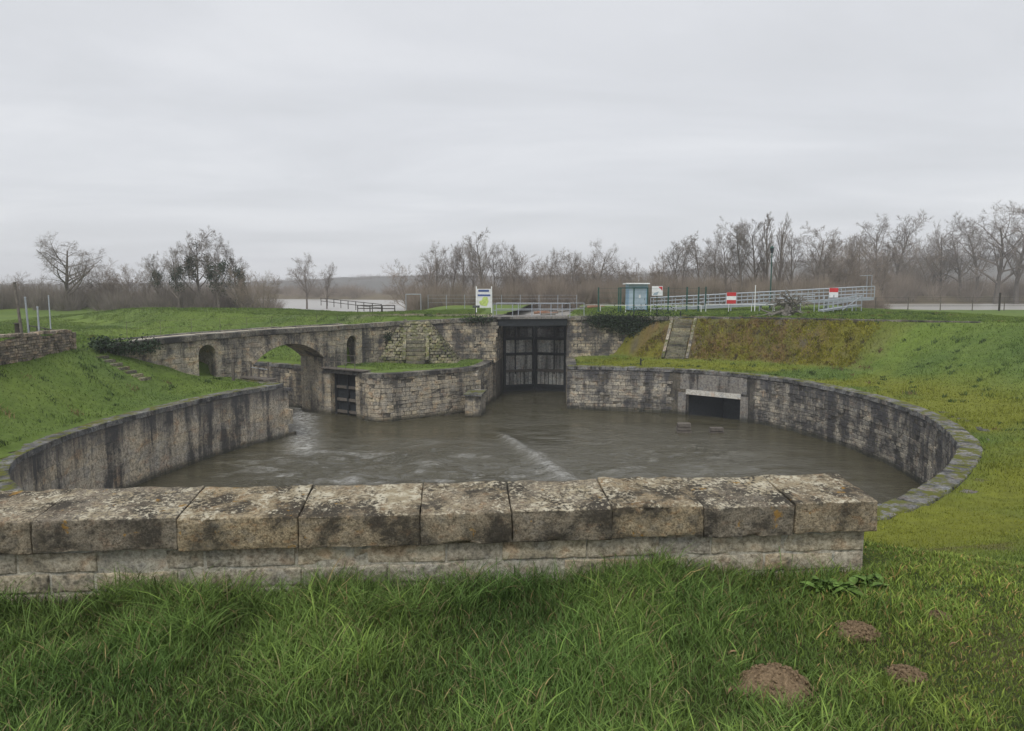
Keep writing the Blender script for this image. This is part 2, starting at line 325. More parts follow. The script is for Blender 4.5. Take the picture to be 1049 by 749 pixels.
# ------------------------------------------------------------------ terrain
CX, CY = 1.0, 36.5
TAB = np.array([  # azimuth, foot radius, foot z, crest radius, crest z
    (-200, 21.7, -3.6, 30.3, -0.2), (-180, 22.3, -3.6, 29.5, -0.2), (-150, 23.5, -3.6, 29.8, -0.3), (-125, 23.2, -3.6, 28.5, -0.6), (-106, 21.4, -3.65, 25.9, -0.9), (-92, 20.2, -3.65, 25.0, -0.9),
    (-80, 20.3, -3.65, 25.2, -0.9), (-74, 20.8, -3.6, 25.5, -0.9), (-67, 22.0, -3.5, 27.0, -0.9), (-60, 23.0, -3.55, 28, -0.9), (9, 26.0, -3.5, 26.6, -0.25), (16, 26.4, -3.5, 27.1, -0.25), (19, 25.9, -3.5, 27.2, -0.25),
    (24, 24.6, -3.5, 27.3, -0.22), (32, 24.2, -3.45, 27.7, -0.2), (45, 25.2, -3.4, 28.7, -0.15), (56, 26, -3.4, 29.5, -0.1), (66, 25.2, -3.5, 31.5, -0.05), (75, 23.2, -3.6, 33.5, 0), (90, 21.6, -3.65, 36, 0),
    (120, 21.0, -3.65, 36, -0.1), (150, 21.3, -3.7, 35, -0.2), (165, 21.6, -3.7, 33.0, -0.2), (172, 22.0, -3.65, 31.6, -.2), (176, 22.2, -3.6, 30.3, -.2), (180, 22.3, -3.6, 29.5, -0.2), (210, 23.5, -3.6, 29.8, -0.3)])
UPL = np.array([(p.x, p.y) for p in [bk(-60, 0.0), bk(13.6, 0)] + UP_L[1:] + [Vector((-0.7, 66)), Vector((-0.7, 70))]])
def river_near(x): return np.interp(x, [-30, -12, 20, 48, 62], [104, 110, 130, 130, 98])
def river_far(x): return np.interp(x, [-90, -20, 40, 80, 160], [240, 225, 175, 160, 160])
def sstep(t): t = np.clip(t, 0, 1); return t * t * (3 - 2 * t)
def height(x, y, rough=True):
    x = np.asarray(x, float); y = np.asarray(y, float)
    th = np.degrees(np.arctan2(x - CX, y - CY)); r = np.hypot(x - CX, y - CY)
    r1, z1, r2, z2 = (np.interp(th, TAB[:, 0], TAB[:, i]) for i in (1, 2, 3, 4))
    t = np.clip((r - r1) / np.maximum(r2 - r1, .01), 0, 1); ts = t * .6 + sstep(t) * .4
    h = np.where(r < r1, TZ + (z1 - TZ) * np.clip(1 - (r1 - r) / 2.5, 0, 1), z1 + (z2 - z1) * ts)
    h = h + np.where(r > r2, np.clip((r - r2) / 15, 0, 1) * (0.0 - z2) * (th > 9), 0)
    kx = (x - B0.x) * BT.x + (y - B0.y) * BT.y; q = (x - B0.x) * BP.x + (y - B0.y) * BP.y
    # behind the bridge and the upper wall
    sl = np.interp(q, [2, 8, 20, 28], [.5, .45, .3, .36]); top = np.interp(q, [0, 8, 18, 27, 38, 45], [-.15, -.2, -.5, -.05, .02, -.8])
    edge = np.interp(q, [18, 27], [10.3, 4.5]); low = np.interp(q, [22, 27, 40, 46], [-3.8, -1.6, -1.3, -.85])
    right = np.minimum(np.maximum(-3.8 + np.maximum(kx - edge, 0) * sl, low), top)
    left = np.minimum(np.maximum(-3.8 + np.maximum(2.7 - kx, 0) * .5, low), -.9)
    back = np.where(kx > edge - 3.8, right, left)
    upy = np.interp(x, [-12.1, -9.6, -4, -1.35, 0], [56.0, 58.7, 59.6, 59.7, 66])
    behind = np.where(x > -11.9, y > upy + .75, (q > 0.8) & (y > 36))
    pier = (th > -62.5) & (th < 9) & (y > 36) & ~behind
    h = np.where(behind & (x < 4.9), back, h); h = np.where(pier, -3.72, h)
    nearcrest = y < 12
    h = h - .2 * sstep((x - 38) / 8) * sstep((y - 62) / 10)
    # far ground falls to the river and rises beyond
    rn, rf = river_near(x), river_far(x)
    lf = np.maximum(sstep((x + 8) / -10) * sstep((x + 44) / 7), sstep((x - 44) / 9)); h = np.where(y > 80, h + (0 - h) * sstep((y - 84) / 15) * (1 - lf) - 1.45 * sstep((y - 81) / 12) * lf, h)
    h = np.where(y > rn - 8, h + (-3.2 - h) * sstep((y - rn + 8) / 9), h)
    h = np.where(y > rf - 5, -3.2 + (0.6 + 3.2) * sstep((y - rf + 5) / 12), h)
    if rough:
        h = h + ((th > 17) & (th < 62) & (r > r1) & (r < r2)) * (fbm(x, y, .8, 33, 3) - .5) * .22
        w = np.clip((y - 3) / 20, .25, 1) * np.clip((y > 0) * 1.0, .2, 1)
        h = h + (fbm(x, y, 5.0, 1) - .5) * .16 * w + (fbm(x, y, 1.2, 5, 3) - .5) * .10 * w
    return h
def axis(lo, hi, step, far, growth):
    a = list(np.arange(lo, hi + 1e-6, step)); s = step
    while a[-1] < far: s *= growth; a.append(a[-1] + s)
    s = step
    while a[0] > -far: s *= growth; a.insert(0, a[0] - s)
    return np.array(a)
gx = axis(-32, 36, 0.3, 900, 1.16); gy = axis(2, 70, 0.3, 1050, 1.13); gy = gy[gy > -45]
GX, GY = np.meshgrid(gx, gy); GH = height(GX, GY)
def ground_colour(x, y):
    th = np.degrees(np.arctan2(x - CX, y - CY)); r = np.hypot(x - CX, y - CY)
    r1, r2 = np.interp(th, TAB[:, 0], TAB[:, 1]), np.interp(th, TAB[:, 0], TAB[:, 3])
    n = fbm(x, y, 3.5, 11); n2 = fbm(x, y, .9, 15); n3 = fbm(x, y, 9, 19)
    g = np.stack([.05 + .055 * n + .045 * n2, .096 + .06 * n + .048 * n2, .018 + .02 * n2], -1)
    def blend(g, w, c): w = np.clip(w, 0, 1)[..., None]; return g * (1 - w) + np.asarray(c) * w
    # yellow moss near the right-hand coping and on the terrace
    moss = sstep((n * .6 + n3 * .5 - .40) / .2) * ((th > 9) & (th < 175)) * np.clip((27 - r) / 4, 0, 1)
    g = blend(g, moss * .75, (.165, .17, .014))
    rev = ((th > 14) & (th < 64)) * sstep((r - r1 + .3) / .6) * sstep((r2 + .2 - r) / .5) * sstep((66 - th) / 14)
    g = blend(g, rev * (.7 + .5 * sstep((n2 * .5 + n * .5 - .42) / .16)), np.stack([.08 + .10 * n2, .062 + .06 * n2, .028 + .015 * n2], -1))
    g = blend(g, rev * np.maximum(sstep((n * .5 + n3 * .5 - .53) / .1), np.maximum(sstep((25 - th) / 6), sstep((th - 50) / 8))) * .8, (.15, .15, .016))
    g = blend(g, rev * sstep((n2 - .62) / .1) * .8, (.10, .09, .065))
    # worn path by the gate
    pth = np.exp(-((y - 63.5 + .05 * (x + 6) ** 2 * .2) / 1.3) ** 2) * sstep((x + 16) / 6) * sstep((0 - x) / 3) + np.exp(-(((x - 2) / 4.5) ** 2)) * np.exp(-((y - 64) / 2.2) ** 2)
    g = blend(g, pth * (.4 + n2), (.26, .225, .18))
    # dry ground at the river side and beyond
    g = blend(g, sstep((y - 96) / 12), (.125, .10, .06)); g = blend(g, sstep((y - 250) / 60) , (.10, .085, .06))
    g = blend(g, sstep((7.5 - y) / 2.0) * .8, (.035, .045, .016))
    # bare trodden patches in the foreground
    g = blend(g, (y < 14) * sstep((n2 - .6) / .12) * .5, (.11, .085, .045))
    return g
gc = ground_colour(GX, GY)
GH = GH - .14 * inside(GX, GY, grow_poly(BASIN, .8)) - .05 * (GY < 7)
ny, nx = GX.shape
idx = np.arange(ny * nx).reshape(ny, nx)
quads = np.stack([idx[:-1, :-1], idx[:-1, 1:], idx[1:, 1:], idx[1:, :-1]], -1).reshape(-1, 4)
cut = (inside(GX, GY, BASIN_CUT) | inside(GX, GY, POUND)).ravel()
quads = quads[~cut[quads].any(1)]
GV = np.stack([GX, GY, GH], -1).reshape(-1, 3)
ground = np_mesh('ground', GV, quads, M_GROUND, True, {'Col': np.concatenate([gc, np.ones((ny, nx, 1))], -1).reshape(-1, 4)}, 4)
tag(ground, kind='structure')

# wooded hills far behind
def hills():
    xs = np.linspace(-850, 900, 220); ys = np.linspace(430, 900, 50); X, Y = np.meshgrid(xs, ys)
    u = X / Y
    ridge = np.interp(u, [-1.2, -.62, -.36, -.22, -.12, 0, .2, .33, .5, .72, 1.2], [4, 5, 7, 11, 13, 12, 15, 24, 27, 32, 34])
    t = sstep((Y - 430) / 200); H = (ridge * t) * (Y / 620) ** .7 + (fbm(X, Y, 30, 3) - .5) * 5 * t + fbm(X, Y, 9, 8, 2) * 3.0 * t - .5
    n = fbm(X, Y, 60, 31); c = np.stack([.085 + .03 * n, .085 + .02 * n, .075 + .02 * n, np.ones_like(n)], -1)
    i = np.arange(X.size).reshape(X.shape); q = np.stack([i[:-1, :-1], i[:-1, 1:], i[1:, 1:], i[1:, :-1]], -1).reshape(-1, 4)
    o = np_mesh('hills', np.stack([X, Y, H], -1).reshape(-1, 3), q, M_HILL, True, {'Col': c.reshape(-1, 4)}, 4); tag(o, kind='structure')
hills()

# ------------------------------------------------------------------ water
def water():
    xs = np.concatenate([np.arange(-56, -21, .6), np.arange(-21, 21.5, .2)]); ys = np.concatenate([np.arange(15, 24, .4), np.arange(24, 58, .095), np.arange(58, 82, .4)]); X, Y = np.meshgrid(xs, ys)
    cutp = grow_poly(BASIN, 0.35); ins = inside(X, Y, cutp)
    a = Vector((-1.2, 46.6)); b = Vector((3.6, 31.6)); d = (b - a); L = d.length; d /= L; nrm = Vector((d.y, -d.x))
    s = (X - a.x) * d.x + (Y - a.y) * d.y; w = (X - a.x) * nrm.x + (Y - a.y) * nrm.y
    along = sstep(s / 3) * sstep((L - s) / 3)
    ridge = np.exp(-(w / (.35 + .02 * s)) ** 2) * along
    chop = sstep((17 - np.abs(w - 2)) / 8) * sstep((46 - Y) / 10) * (.45 + .75 * sstep((fbm(X, Y, 7, 77, 3) - .35) / .25)); chop = np.clip(chop, 0, 1)
    w2 = (X + 16.8) * (18 / 18.8) + (Y - 56) * (5.4 / 18.8); band = np.exp(-(w2 / .95) ** 2) * sstep((Y - 37) / 5) * sstep((58 - Y) / 3); chop = np.maximum(chop, band)
    H = .24 * ridge + (fbm(X * .5 + .22 * Y, Y * .85, 1.25, 44, 4) - .5) * (.14 + .75 * chop) + (fbm(X * .6, Y, 3.2, 48, 2) - .5) * .05
    foam_glint = np.exp(-(w / (.22 + .03 * np.clip(s, 0, 20))) ** 2) * along * .5 + .7 * band + .45 * chop * sstep((fbm(X, Y * 2.2, 1.6, 60, 3) - .62) / .1)  # foam along the wake; arch band and chop flecks are painted sky glints
    i = np.arange(X.size).reshape(X.shape); q = np.stack([i[:-1, :-1], i[:-1, 1:], i[1:, 1:], i[1:, :-1]], -1).reshape(-1, 4); q = q[ins.ravel()[q].any(1)]
    f = np.clip(foam_glint, 0, 1); o = np_mesh('water', np.stack([X, Y, WZ + H], -1).reshape(-1, 3), q, M_WATER, True, {'Col': np.stack([f, chop, f, np.ones_like(f)], -1).reshape(-1, 4)}, 4)
    tag(o, kind='structure')
    m = MB(); m.add([(-1.2, 65.6, -1.1), (5.5, 65.6, -1.1), (12.5, 123, -1.1), (4.5, 123, -1.1)], [(0, 1, 2, 3)]); tag(m.build('canal_water', M_RIVER), kind='structure')
    m = MB(); m.add([(-400, 84, -1.05), (500, 84, -1.05), (500, 262, -1.05), (-400, 262, -1.05)], [(0, 1, 2, 3)]); tag(m.build('river', M_RIVER), kind='structure')
water()

# ------------------------------------------------------------------ masonry
def proto_stone(seed, bev=0.09, jit=0.035):
    rs = random.Random(seed); bm = bmesh.new(); bmesh.ops.create_cube(bm, size=1.0)
    bmesh.ops.bevel(bm, geom=bm.edges[:], offset=bev, segments=1, affect='EDGES', profile=0.5)
    for v in bm.verts: v.co += Vector((rs.uniform(-jit, jit), rs.uniform(-jit, jit), rs.uniform(-jit, jit)))
    me = bpy.data.meshes.new('stone'); bm.to_mesh(me); bm.free(); return me
PROTO = [proto_stone(i) for i in range(8)]
PROTO_SQ = [proto_stone(50 + i, 0.035, 0.012) for i in range(6)]
PNP = [(np.array([v.co[:] for v in p.vertices]), [tuple(f.vertices) for f in p.polygons]) for p in PROTO]
def with_mat(protos, m):
    key = (id(protos), m.name)
    if key not in WM:
        WM[key] = []
        for p in protos:
            q = p.copy(); q.materials.clear(); q.materials.append(m); WM[key].append(q)
    return WM[key]
WM = {}
def stone_matrix(c, t, n, size):
    """c centre, t tangent, n outward normal (2D or 3D), size (along, depth, height)"""
    t = Vector((t[0], t[1], t[2] if len(t) > 2 else 0)).normalized(); n = Vector((n[0], n[1], n[2] if len(n) > 2 else 0)).normalized(); u = t.cross(n)
    if u.z < 0: u = -u; 
    M = Matrix.Identity(4)
    for i in range(3): M[i][0] = t[i] * size[0]; M[i][1] = n[i] * size[1]; M[i][2] = u[i] * size[2]; M[i][3] = c[i]
    return M
def place_stone(name, parent, m, M, protos=None):
    me = random.choice(with_mat(protos or PROTO, m)); o = bpy.data.objects.new(name, me); COL.objects.link(o); o.parent = parent
    off = parent.location if parent.parent is None else parent.parent.location
    o.matrix_basis = Matrix.Translation(-Vector(off)) @ M; return o
def join_stones(name, parent, m, Ms):
    mb = MB()
    for M in Ms:
        v, f = PNP[random.randrange(len(PNP))]; A = np.array(M); w = v @ A[:3, :3].T + A[:3, 3]; mb.add(w.tolist(), f)
    return mb.build(name, m, parent, kind='stuff')
def course_stones(path, zb, zt, side, ch=(0.26, 0.36), ln=(0.35, 0.8), proud=0.025, depth=0.3, skip=None):
    """list of (matrix, centre) of stones laid in courses on a plan path; side = +1 left normal faces out"""
    seg = [0.0]
    for a, b in zip(path[:-1], path[1:]): seg.append(seg[-1] + (b - a).length)
    def at(s):
        i = min(max(np.searchsorted(seg, s) - 1, 0), len(path) - 2); t = (s - seg[i]) / max(seg[i + 1] - seg[i], 1e-6)
        d = (path[i + 1] - path[i]).normalized(); return path[i].lerp(path[i + 1], t), d
    out = []; z = zb; zmax = zt if not callable(zt) else max(zt(s) for s in seg)
    while z < zmax - 0.05:
        h = random.uniform(*ch); s = -random.uniform(0, .3)
        while s < seg[-1]:
            l = random.uniform(*ln); s0, s1 = max(s, 0), min(s + l, seg[-1]); s += l
            if s1 - s0 < .08: continue
            p, d = at((s0 + s1) / 2); n = Vector((-d.y, d.x)) * side
            top = zt((s0 + s1) / 2) if callable(zt) else zt; hh = min(h, top - z)
            if hh < .08: continue
            if skip and skip((s0 + s1) / 2, z + hh / 2, (s1 - s0) / 2, hh / 2): continue
            pr = random.uniform(-.3, 1) * proud; c = p + n * (pr - depth / 2)
            out.append((stone_matrix((c.x, c.y, z + hh / 2), d, n, (s1 - s0 - .012, depth, hh - .012)), Vector((c.x, c.y, z))))
        z += h
    return out
def strip_wall(mb, path, zb, zt, side, thick, inset=0.012):
    f = offset(path, (-inset) * side); bck = offset(path, -thick * side); V = []; n = len(path)
    for lst in (f, bck):
        for i, p in enumerate(lst):
            b = zb(i) if callable(zb) else zb; t = zt(i) if callable(zt) else zt
            V += [(p.x, p.y, b), (p.x, p.y, t)]
    F = []
    for i in range(n - 1):
        a = 2 * i; b = 2 * (n + i); F += [(a, a + 2, a + 3, a + 1), (b, b + 1, b + 3, b + 2), (a + 1, a + 3, b + 3, b + 1), (a, b, b + 2, a + 2)]
    F += [(0, 1, 2 * n + 1, 2 * n), (2 * n - 2, 4 * n - 2, 4 * n - 1, 2 * n - 1)]; mb.add(V, F)
def coping(parent, path, zt, side, m, width=0.85, th=0.28, over=0.06, ln=(0.85, 1.3), protos=None, name='coping_stone'):
    seg = [0.0]
    for a, b in zip(path[:-1], path[1:]): seg.append(seg[-1] + (b - a).length)
    s = 0.0
    while s < seg[-1] - .05:
        l = random.uniform(*ln); e = min(s + l, seg[-1])
        if seg[-1] - e < .35: e = seg[-1]
        def at(q):
            i = min(max(np.searchsorted(seg, q) - 1, 0), len(path) - 2); return path[i].lerp(path[i + 1], (q - seg[i]) / max(seg[i + 1] - seg[i], 1e-6))
        a, b = at(s), at(e); d = (b - a); n = Vector((-d.y, d.x)).normalized() * side; c = (a + b) / 2 + n * (over - width / 2)
        z = zt((s + e) / 2) if callable(zt) else zt; z0 = zt(s) if callable(zt) else z; z1 = zt(e) if callable(zt) else z
        place_stone(name, parent, m, stone_matrix((c.x, c.y, z - th / 2 + random.uniform(-.012, .012)), (d.x, d.y, z1 - z0), n, (d.length - .015, width + random.uniform(-.03, .05), th)), protos or PROTO_SQ); s = e

def right_wall():
    r = empty('quay_wall', (19.0, 40.0, WZ), 'curving coursed rubble quay wall on the right of the round basin, with square culvert mouth', 'wall')
    path = RING_R
    seg = [0.0]
    for a, b in zip(path[:-1], path[1:]): seg.append(seg[-1] + (b - a).length)
    # the culvert mouth: nearest stations to its two jambs
    def station(p): return seg[min(range(len(path)), key=lambda i: (path[i] - Vector(p)).length)]
    s0, s1 = station((13.1, 52.3)), station((16.3, 49.8)); zo = -5.62
    core = MB(); i0 = [i for i, s in enumerate(seg) if s <= s0 + .01][-1]; i1 = [i for i, s in enumerate(seg) if s >= s1 - .01][0]
    strip_wall(core, path[:i0 + 1], -9.0, TZ - .27, -1, 1.2); strip_wall(core, path[i1:], -9.0, TZ - .27, -1, 1.2)
    strip_wall(core, path[i0:i1 + 1], zo + .3, TZ - .27, -1, 1.2); core.build('wall_core', M_RCORE, r)
    a, b = path[i0], path[i1]; d = (b - a).normalized(); n = Vector((d.y, -d.x))
    # concrete frame round the culvert mouth, tunnel behind
    fr = MB()
    def bar(p, q, z0, z1, out, back): fr.hexa([(*(x), z) for z in (z0, z1) for x in ((p + n * out)[:], (q + n * out)[:], (q - n * back)[:], (p - n * back)[:])])
    fr = MB(); bar(a - d * .0, b + d * .0, zo, zo + .36, .10, .5); fr.build('lintel', M_CONC, r)
    fr = MB(); bar(a - d * .95, a - d * .0, -9, zo + .1, .07, .9); fr.build('jamb', M_GREYC, r)
    fr = MB(); bar(b + d * .0, b + d * .55, -9, zo + .2, .10, .9); fr.build('jamb', M_GREYC, r)
    fr = MB(); bar(a - d * .9, b + d * .9, zo + .365, TZ - .29, .045, .3); fr.build('concrete_band', M_GREYC, r)
    fr = MB(); bar(a - d * .02, a + d * .1, -9, zo, -.5, 7); bar(b - d * .1, b + d * .02, -9, zo, -.5, 7); bar(a + d * .1, b - d * .1, zo - .02, zo + .1, -.5, 7); bar(a + d * .1, b - d * .1, -9, zo, -6.9, 7.2)
    fr.build('tunnel', M_DARKM, r)
    def skip(s, z, hs, hz): return (s + hs > s0 - .95 and s - hs < s1 + .9) 
    st = course_stones(path[:len(path) - 8], -7.5, TZ - .28, -1, skip=skip, proud=.04, depth=.26, ch=(.2, .34), ln=(.3, .75))
    st = [x for x in st if x[1].y > 17.2]; camp = Vector((0, 0, 2.1)); vis = [x for x in st if x[1].x > 9 and x[1].z > -7.45 and x[1].y > 29.5]
    vis.sort(key=lambda x: (x[1] - camp).length); keep = set(id(x) for x in vis[:300])
    for x in vis[:300]: place_stone('stone', r, M_RWALL, x[0])
    join_stones('stone_facing', r, M_RWALL, [x[0] for x in st if id(x) not in keep])
    coping(r, path, TZ + .02, -1, M_COP, width=.8, ln=(.6, 1.2), protos=PROTO)
    # inner row of small kerb flags set in the turf behind the near coping
    for i in range(0, len(path)):
        p = path[i]
        if 19 < p.y < 34 and p.x > 9 and random.random() < .55:
            d = (path[min(i + 1, len(path) - 1)] - path[i - 1]).normalized(); n = Vector((d.y, -d.x)); c = p - n * random.uniform(1.05, 1.45)
            place_stone('paving_flag', r, M_COP, stone_matrix((c.x, c.y, TZ - .02 + random.uniform(-.02, .01)), d, n, (random.uniform(.25, .55), random.uniform(.2, .45), .16)), PROTO)
    return r
right_wall()

def left_wall():
    r = empty('quay_wall', (-18.0, 30.0, WZ), 'dark streaked quay wall curving along the left grass bank of the basin', 'wall')
    path = RING_L + PASS_L[1:]
    core = MB(); strip_wall(core, path, -9.0, TZ - .24, -1, 1.1); core.build('wall_core', M_LWALL, r)
    st = course_stones(path, -7.6, TZ - .24, -1, ch=(.45, .6), ln=(.9, 1.7), proud=.012, depth=.2); camp = Vector((0, 0, 2.1))
    vis = [x for x in st if x[1].x < -11 and x[1].z > -7.7]; vis.sort(key=lambda x: (x[1] - camp).length); keep = set(id(x) for x in vis[:300])
    for x in vis[:300]: place_stone('wall_block', r, M_LWALL, x[0], PROTO_SQ)
    rest = [x[0] for x in st if id(x) not in keep]
    if rest: join_stones('stone_facing', r, M_LWALL, rest)
    coping(r, path, TZ + .01, -1, M_COP, width=.8, th=.25, ln=(.9, 1.5), over=.05)
left_wall()

def pier_wall():
    r = empty('pier_wall', (-6.0, 52.0, WZ), 'round-nosed tan masonry pier wall between the bridge and the tall gate', 'wall')
    core = MB(); path = PIER; strip_wall(core, path, -9.0, TZ - .26, -1, 1.3); core.build('wall_core', M_RCORE, r)
    st = course_stones(path, -7.5, TZ - .27, -1, proud=.045, depth=.24, ch=(.24, .36), ln=(.35, .85))
    st = [x for x in st if x[1].y < 63]; st.sort(key=lambda x: x[1].length); big = st[:300]
    for x in big: place_stone('stone', r, M_BRIDGE, x[0])
    if st[300:]: join_stones('stone_facing', r, M_BRIDGE, [x[0] for x in st[300:]])
    coping(r, path, TZ + .02, -1, M_BCOP, width=.8, th=.3, ln=(.7, 1.2), over=.09)
    b = empty('buttress', (-2.75, 52.0, WZ), 'small square stone buttress block standing in the water left of the gate', 'buttress')
    m = MB(); m.box((-2.75, 52.9, -7.3), (1.15, 2.4, 3.3), -.12); m.build('stone_body', M_BRIDGE, b)
    for zz_ in (-7.0, -6.6, -6.2):
        for x in (-.3, .3): place_stone('stone', b, M_BRIDGE, stone_matrix((-2.75 + x - .14, 51.72, zz_), (1, -.12, 0), (-.12, -1, 0), (.56, .12, .37)))
    m = MB(); m.box((-2.75, 52.8, -5.58), (1.35, 2.7, .13), -.12); m.build('cap_slab', M_COP, b)
    # wall on the gate's right-hand side of the passage
    g = empty('gate_jamb_wall', (5.0, 60.0, WZ), 'masonry side wall of the gate passage under the right terrace', 'wall')
    core = MB(); strip_wall(core, GATE_R, -9.0, TZ - .26, -1, 1.2); core.build('wall_core', M_RCORE, g)
    join_stones('stone_facing', g, M_UWALL, [x[0] for x in course_stones(GATE_R, -7.5, TZ - .27, -1)])
    coping(g, GATE_R, TZ + .02, -1, M_BCOP, width=.8)
pier_wall()

# ------------------------------------------------------------------ the arched bridge
def bz(k): return float(np.interp(k, [-6, 0, 6, 12.5, 13.6], [-.9, -.7, -.62, -.62, -.6]))
OPEN = [(3.4, 9.6, -2.95, -1.72, True), (-.6, .6, -1.95, -1.38, False), (11.95, 13.0, -2.0, -1.47, False)]
def arch_z(k):
    for k0, k1, zs, zc, big in OPEN:
        if k0 <= k <= k1:
            t = (k - (k0 + k1) / 2) / ((k1 - k0) / 2)
            if big:
                rise = zc - zs; h = (k1 - k0) / 2; Rr = (h * h + rise * rise) / (2 * rise); return zc - Rr + math.sqrt(max(Rr * Rr - (t * h) ** 2, 0))
            return zs + (zc - zs) * math.sqrt(max(1 - t * t, 0))
    return None
BW = 2.6
def bridge():
    r = empty('arched_bridge', (*bk(6.5, 1.3), WZ), 'long tan stone bridge with wide flat arch and two small doorway arches', 'bridge')
    ks = set(np.arange(-6, 13.61, .35).tolist() + [13.6])
    for k0, k1, *_ in OPEN:
        for i in range(25): ks.add(k0 + (k1 - k0) * i / 24)
    ks = sorted(ks); core = MB()
    for ka, kb in zip(ks[:-1], ks[1:]):
        if kb - ka < 1e-5: continue
        mid = (ka + kb) / 2; o = arch_z(mid)
        za, zb_ = (arch_z(ka + 1e-6), arch_z(kb - 1e-6)) if o is not None else (-9.0, -9.0)
        pa0, pb0, pa1, pb1 = bk(ka, 0.02), bk(kb, 0.02), bk(ka, BW), bk(kb, BW); ta, tb = bz(ka) - .36, bz(kb) - .36
        core.hexa([(*pa0, za), (*pb0, zb_), (*pb1, zb_), (*pa1, za), (*pa0, ta), (*pb0, tb), (*pb1, tb), (*pa1, ta)])
    core.build('masonry_core', M_BRIDGE, r)
    path = dense([bk(-6, 0), bk(13.6, 0)])
    def skip(s, z, hs, hz):
        k = s - 6
        for k0, k1, zs, zc, big in OPEN:
            if k + hs > k0 - .05 and k - hs < k1 + .05:
                kk = min(max(k, k0 + .01), k1 - .01); top = max(arch_z(min(max(k + e * hs, k0 + .01), k1 - .01)) for e in (-1, 0, 1))
                if z - hz < top + (.42 if big else .2): return True
        return False
    st = course_stones(path, -7.4, lambda s: bz(s - 6) - .37, -1, skip=skip, proud=.03, depth=.2, ch=(.26, .38), ln=(.4, .9))
    kk = lambda x: (Vector((x[1].x, x[1].y)) - B0).dot(BT)
    st = [x for x in st if not (kk(x) < 3.2 and x[1].z < -4.2)]
    st.sort(key=lambda x: x[1].length); 
    for x in st[:300]: place_stone('stone', r, M_BRIDGE, x[0])
    if st[300:]: join_stones('stone_facing', r, M_BRIDGE, [x[0] for x in st[300:]])
    # jamb stones inside the arch on the visible far side
    jp = [bk(9.6, 0.0), bk(9.6, BW)]; join_stones('jamb_facing', r, M_BRIDGE, [x[0] for x in course_stones(dense(jp), -7.4, -2.95, 1, proud=.02, depth=.15)])
    # voussoirs of the big arch
    k0, k1, zs, zc, _ = OPEN[0]; N = 23
    for i in range(N):
        ka, kb = k0 + (k1 - k0) * i / N, k0 + (k1 - k0) * (i + 1) / N; za, zb_ = arch_z(ka + 1e-5), arch_z(kb - 1e-5)
        km, zm = (ka + kb) / 2, (za + zb_) / 2; tt = Vector((BT.x * (kb - ka), BT.y * (kb - ka), zb_ - za)); L = tt.length; tt.normalize()
        nn = Vector((-BP.x, -BP.y, 0)); up = nn.cross(tt); up = up if up.z > 0 else -up
        p = bk(km, .09); c = Vector((p.x, p.y, zm)) + up * .2; place_stone('voussoir', r, M_BRIDGE, stone_matrix(c, tt, nn, (L - .012, .26, .4)), PROTO_SQ)
    for k0, k1, zs, zc, _ in OPEN[1:]:
        N = 9; km0 = (k0 + k1) / 2; h = (k1 - k0) / 2
        for i in range(N):
            an = math.pi * (i + .5) / N; p = bk(km0 - math.cos(an) * (h + .1), .07); z = zs + math.sin(an) * (zc - zs + .1)
            tt = Vector((BT.x * math.sin(an), BT.y * math.sin(an), math.cos(an))); place_stone('voussoir', r, M_BRIDGE, stone_matrix((p.x, p.y, z), tt, (-BP.x, -BP.y, 0), (.22, .2, .2)), PROTO_SQ)
    coping(r, path, lambda s: bz(s - 6), -1, M_BCOP, width=.75, th=.34, over=.14, ln=(.9, 1.5))
    coping(r, dense([bk(-6, BW), bk(13.6, BW)]), lambda s: bz(s - 6), 1, M_BCOP, width=.6, th=.34, over=.1, ln=(.9, 1.5))
    dk = MB(); a, b, c, d = bk(-6, .62), bk(13.6, .62), bk(13.6, BW - .5), bk(-6, BW - .5)
    ksd = np.arange(-6, 13.7, 1.4); 
    for ka, kb in zip(ksd[:-1], ksd[1:]):
        dk.hexa([(*bk(ka, .6), bz(ka) - .4), (*bk(kb, .6), bz(kb) - .4), (*bk(kb, BW - .48), bz(kb) - .4), (*bk(ka, BW - .48), bz(ka) - .4), (*bk(ka, .6), bz(ka) - .06), (*bk(kb, .6), bz(kb) - .06), (*bk(kb, BW - .48), bz(kb) - .06), (*bk(ka, BW - .48), bz(ka) - .06)])
    dk.build('roadway', M_MORTAR, r)
    # side walls of the channel beyond the arch
    w = empty('channel_wall', (*bk(10.0, 12), WZ), 'mossy rubble channel wall seen through the bridge arch', 'wall')
    pth = dense([bk(10.0, 2.7), bk(10.0, 24)]); m = MB(); strip_wall(m, pth, -9, TZ - .02, 1, 1.0); m.build('wall_core', M_RCORE, w)
    st = course_stones(dense([bk(10.0, 2.7), bk(10.0, 22)]), -7.4, TZ - .25, 1, proud=.05); 
    for x in st[:300]: place_stone('stone', w, M_UWALL, x[0])
    if st[300:]: join_stones('stone_facing', w, M_UWALL, [x[0] for x in st[300:]])
    coping(w, dense([bk(10.0, 2.7), bk(10.0, 24)]), TZ + .03, 1, M_COP, width=.7)
    w2 = empty('channel_wall', (*bk(3.0, 12), WZ), 'channel wall on the near side beyond the bridge, below the left bank', 'wall')
    pth = dense([bk(3.0, 2.7), bk(3.0, 24)]); m = MB(); strip_wall(m, pth, -9, TZ - .26, -1, 1.0); m.build('wall_core', M_RCORE, w2); coping(w2, pth, TZ + .03, -1, M_COP, width=.7)
bridge()

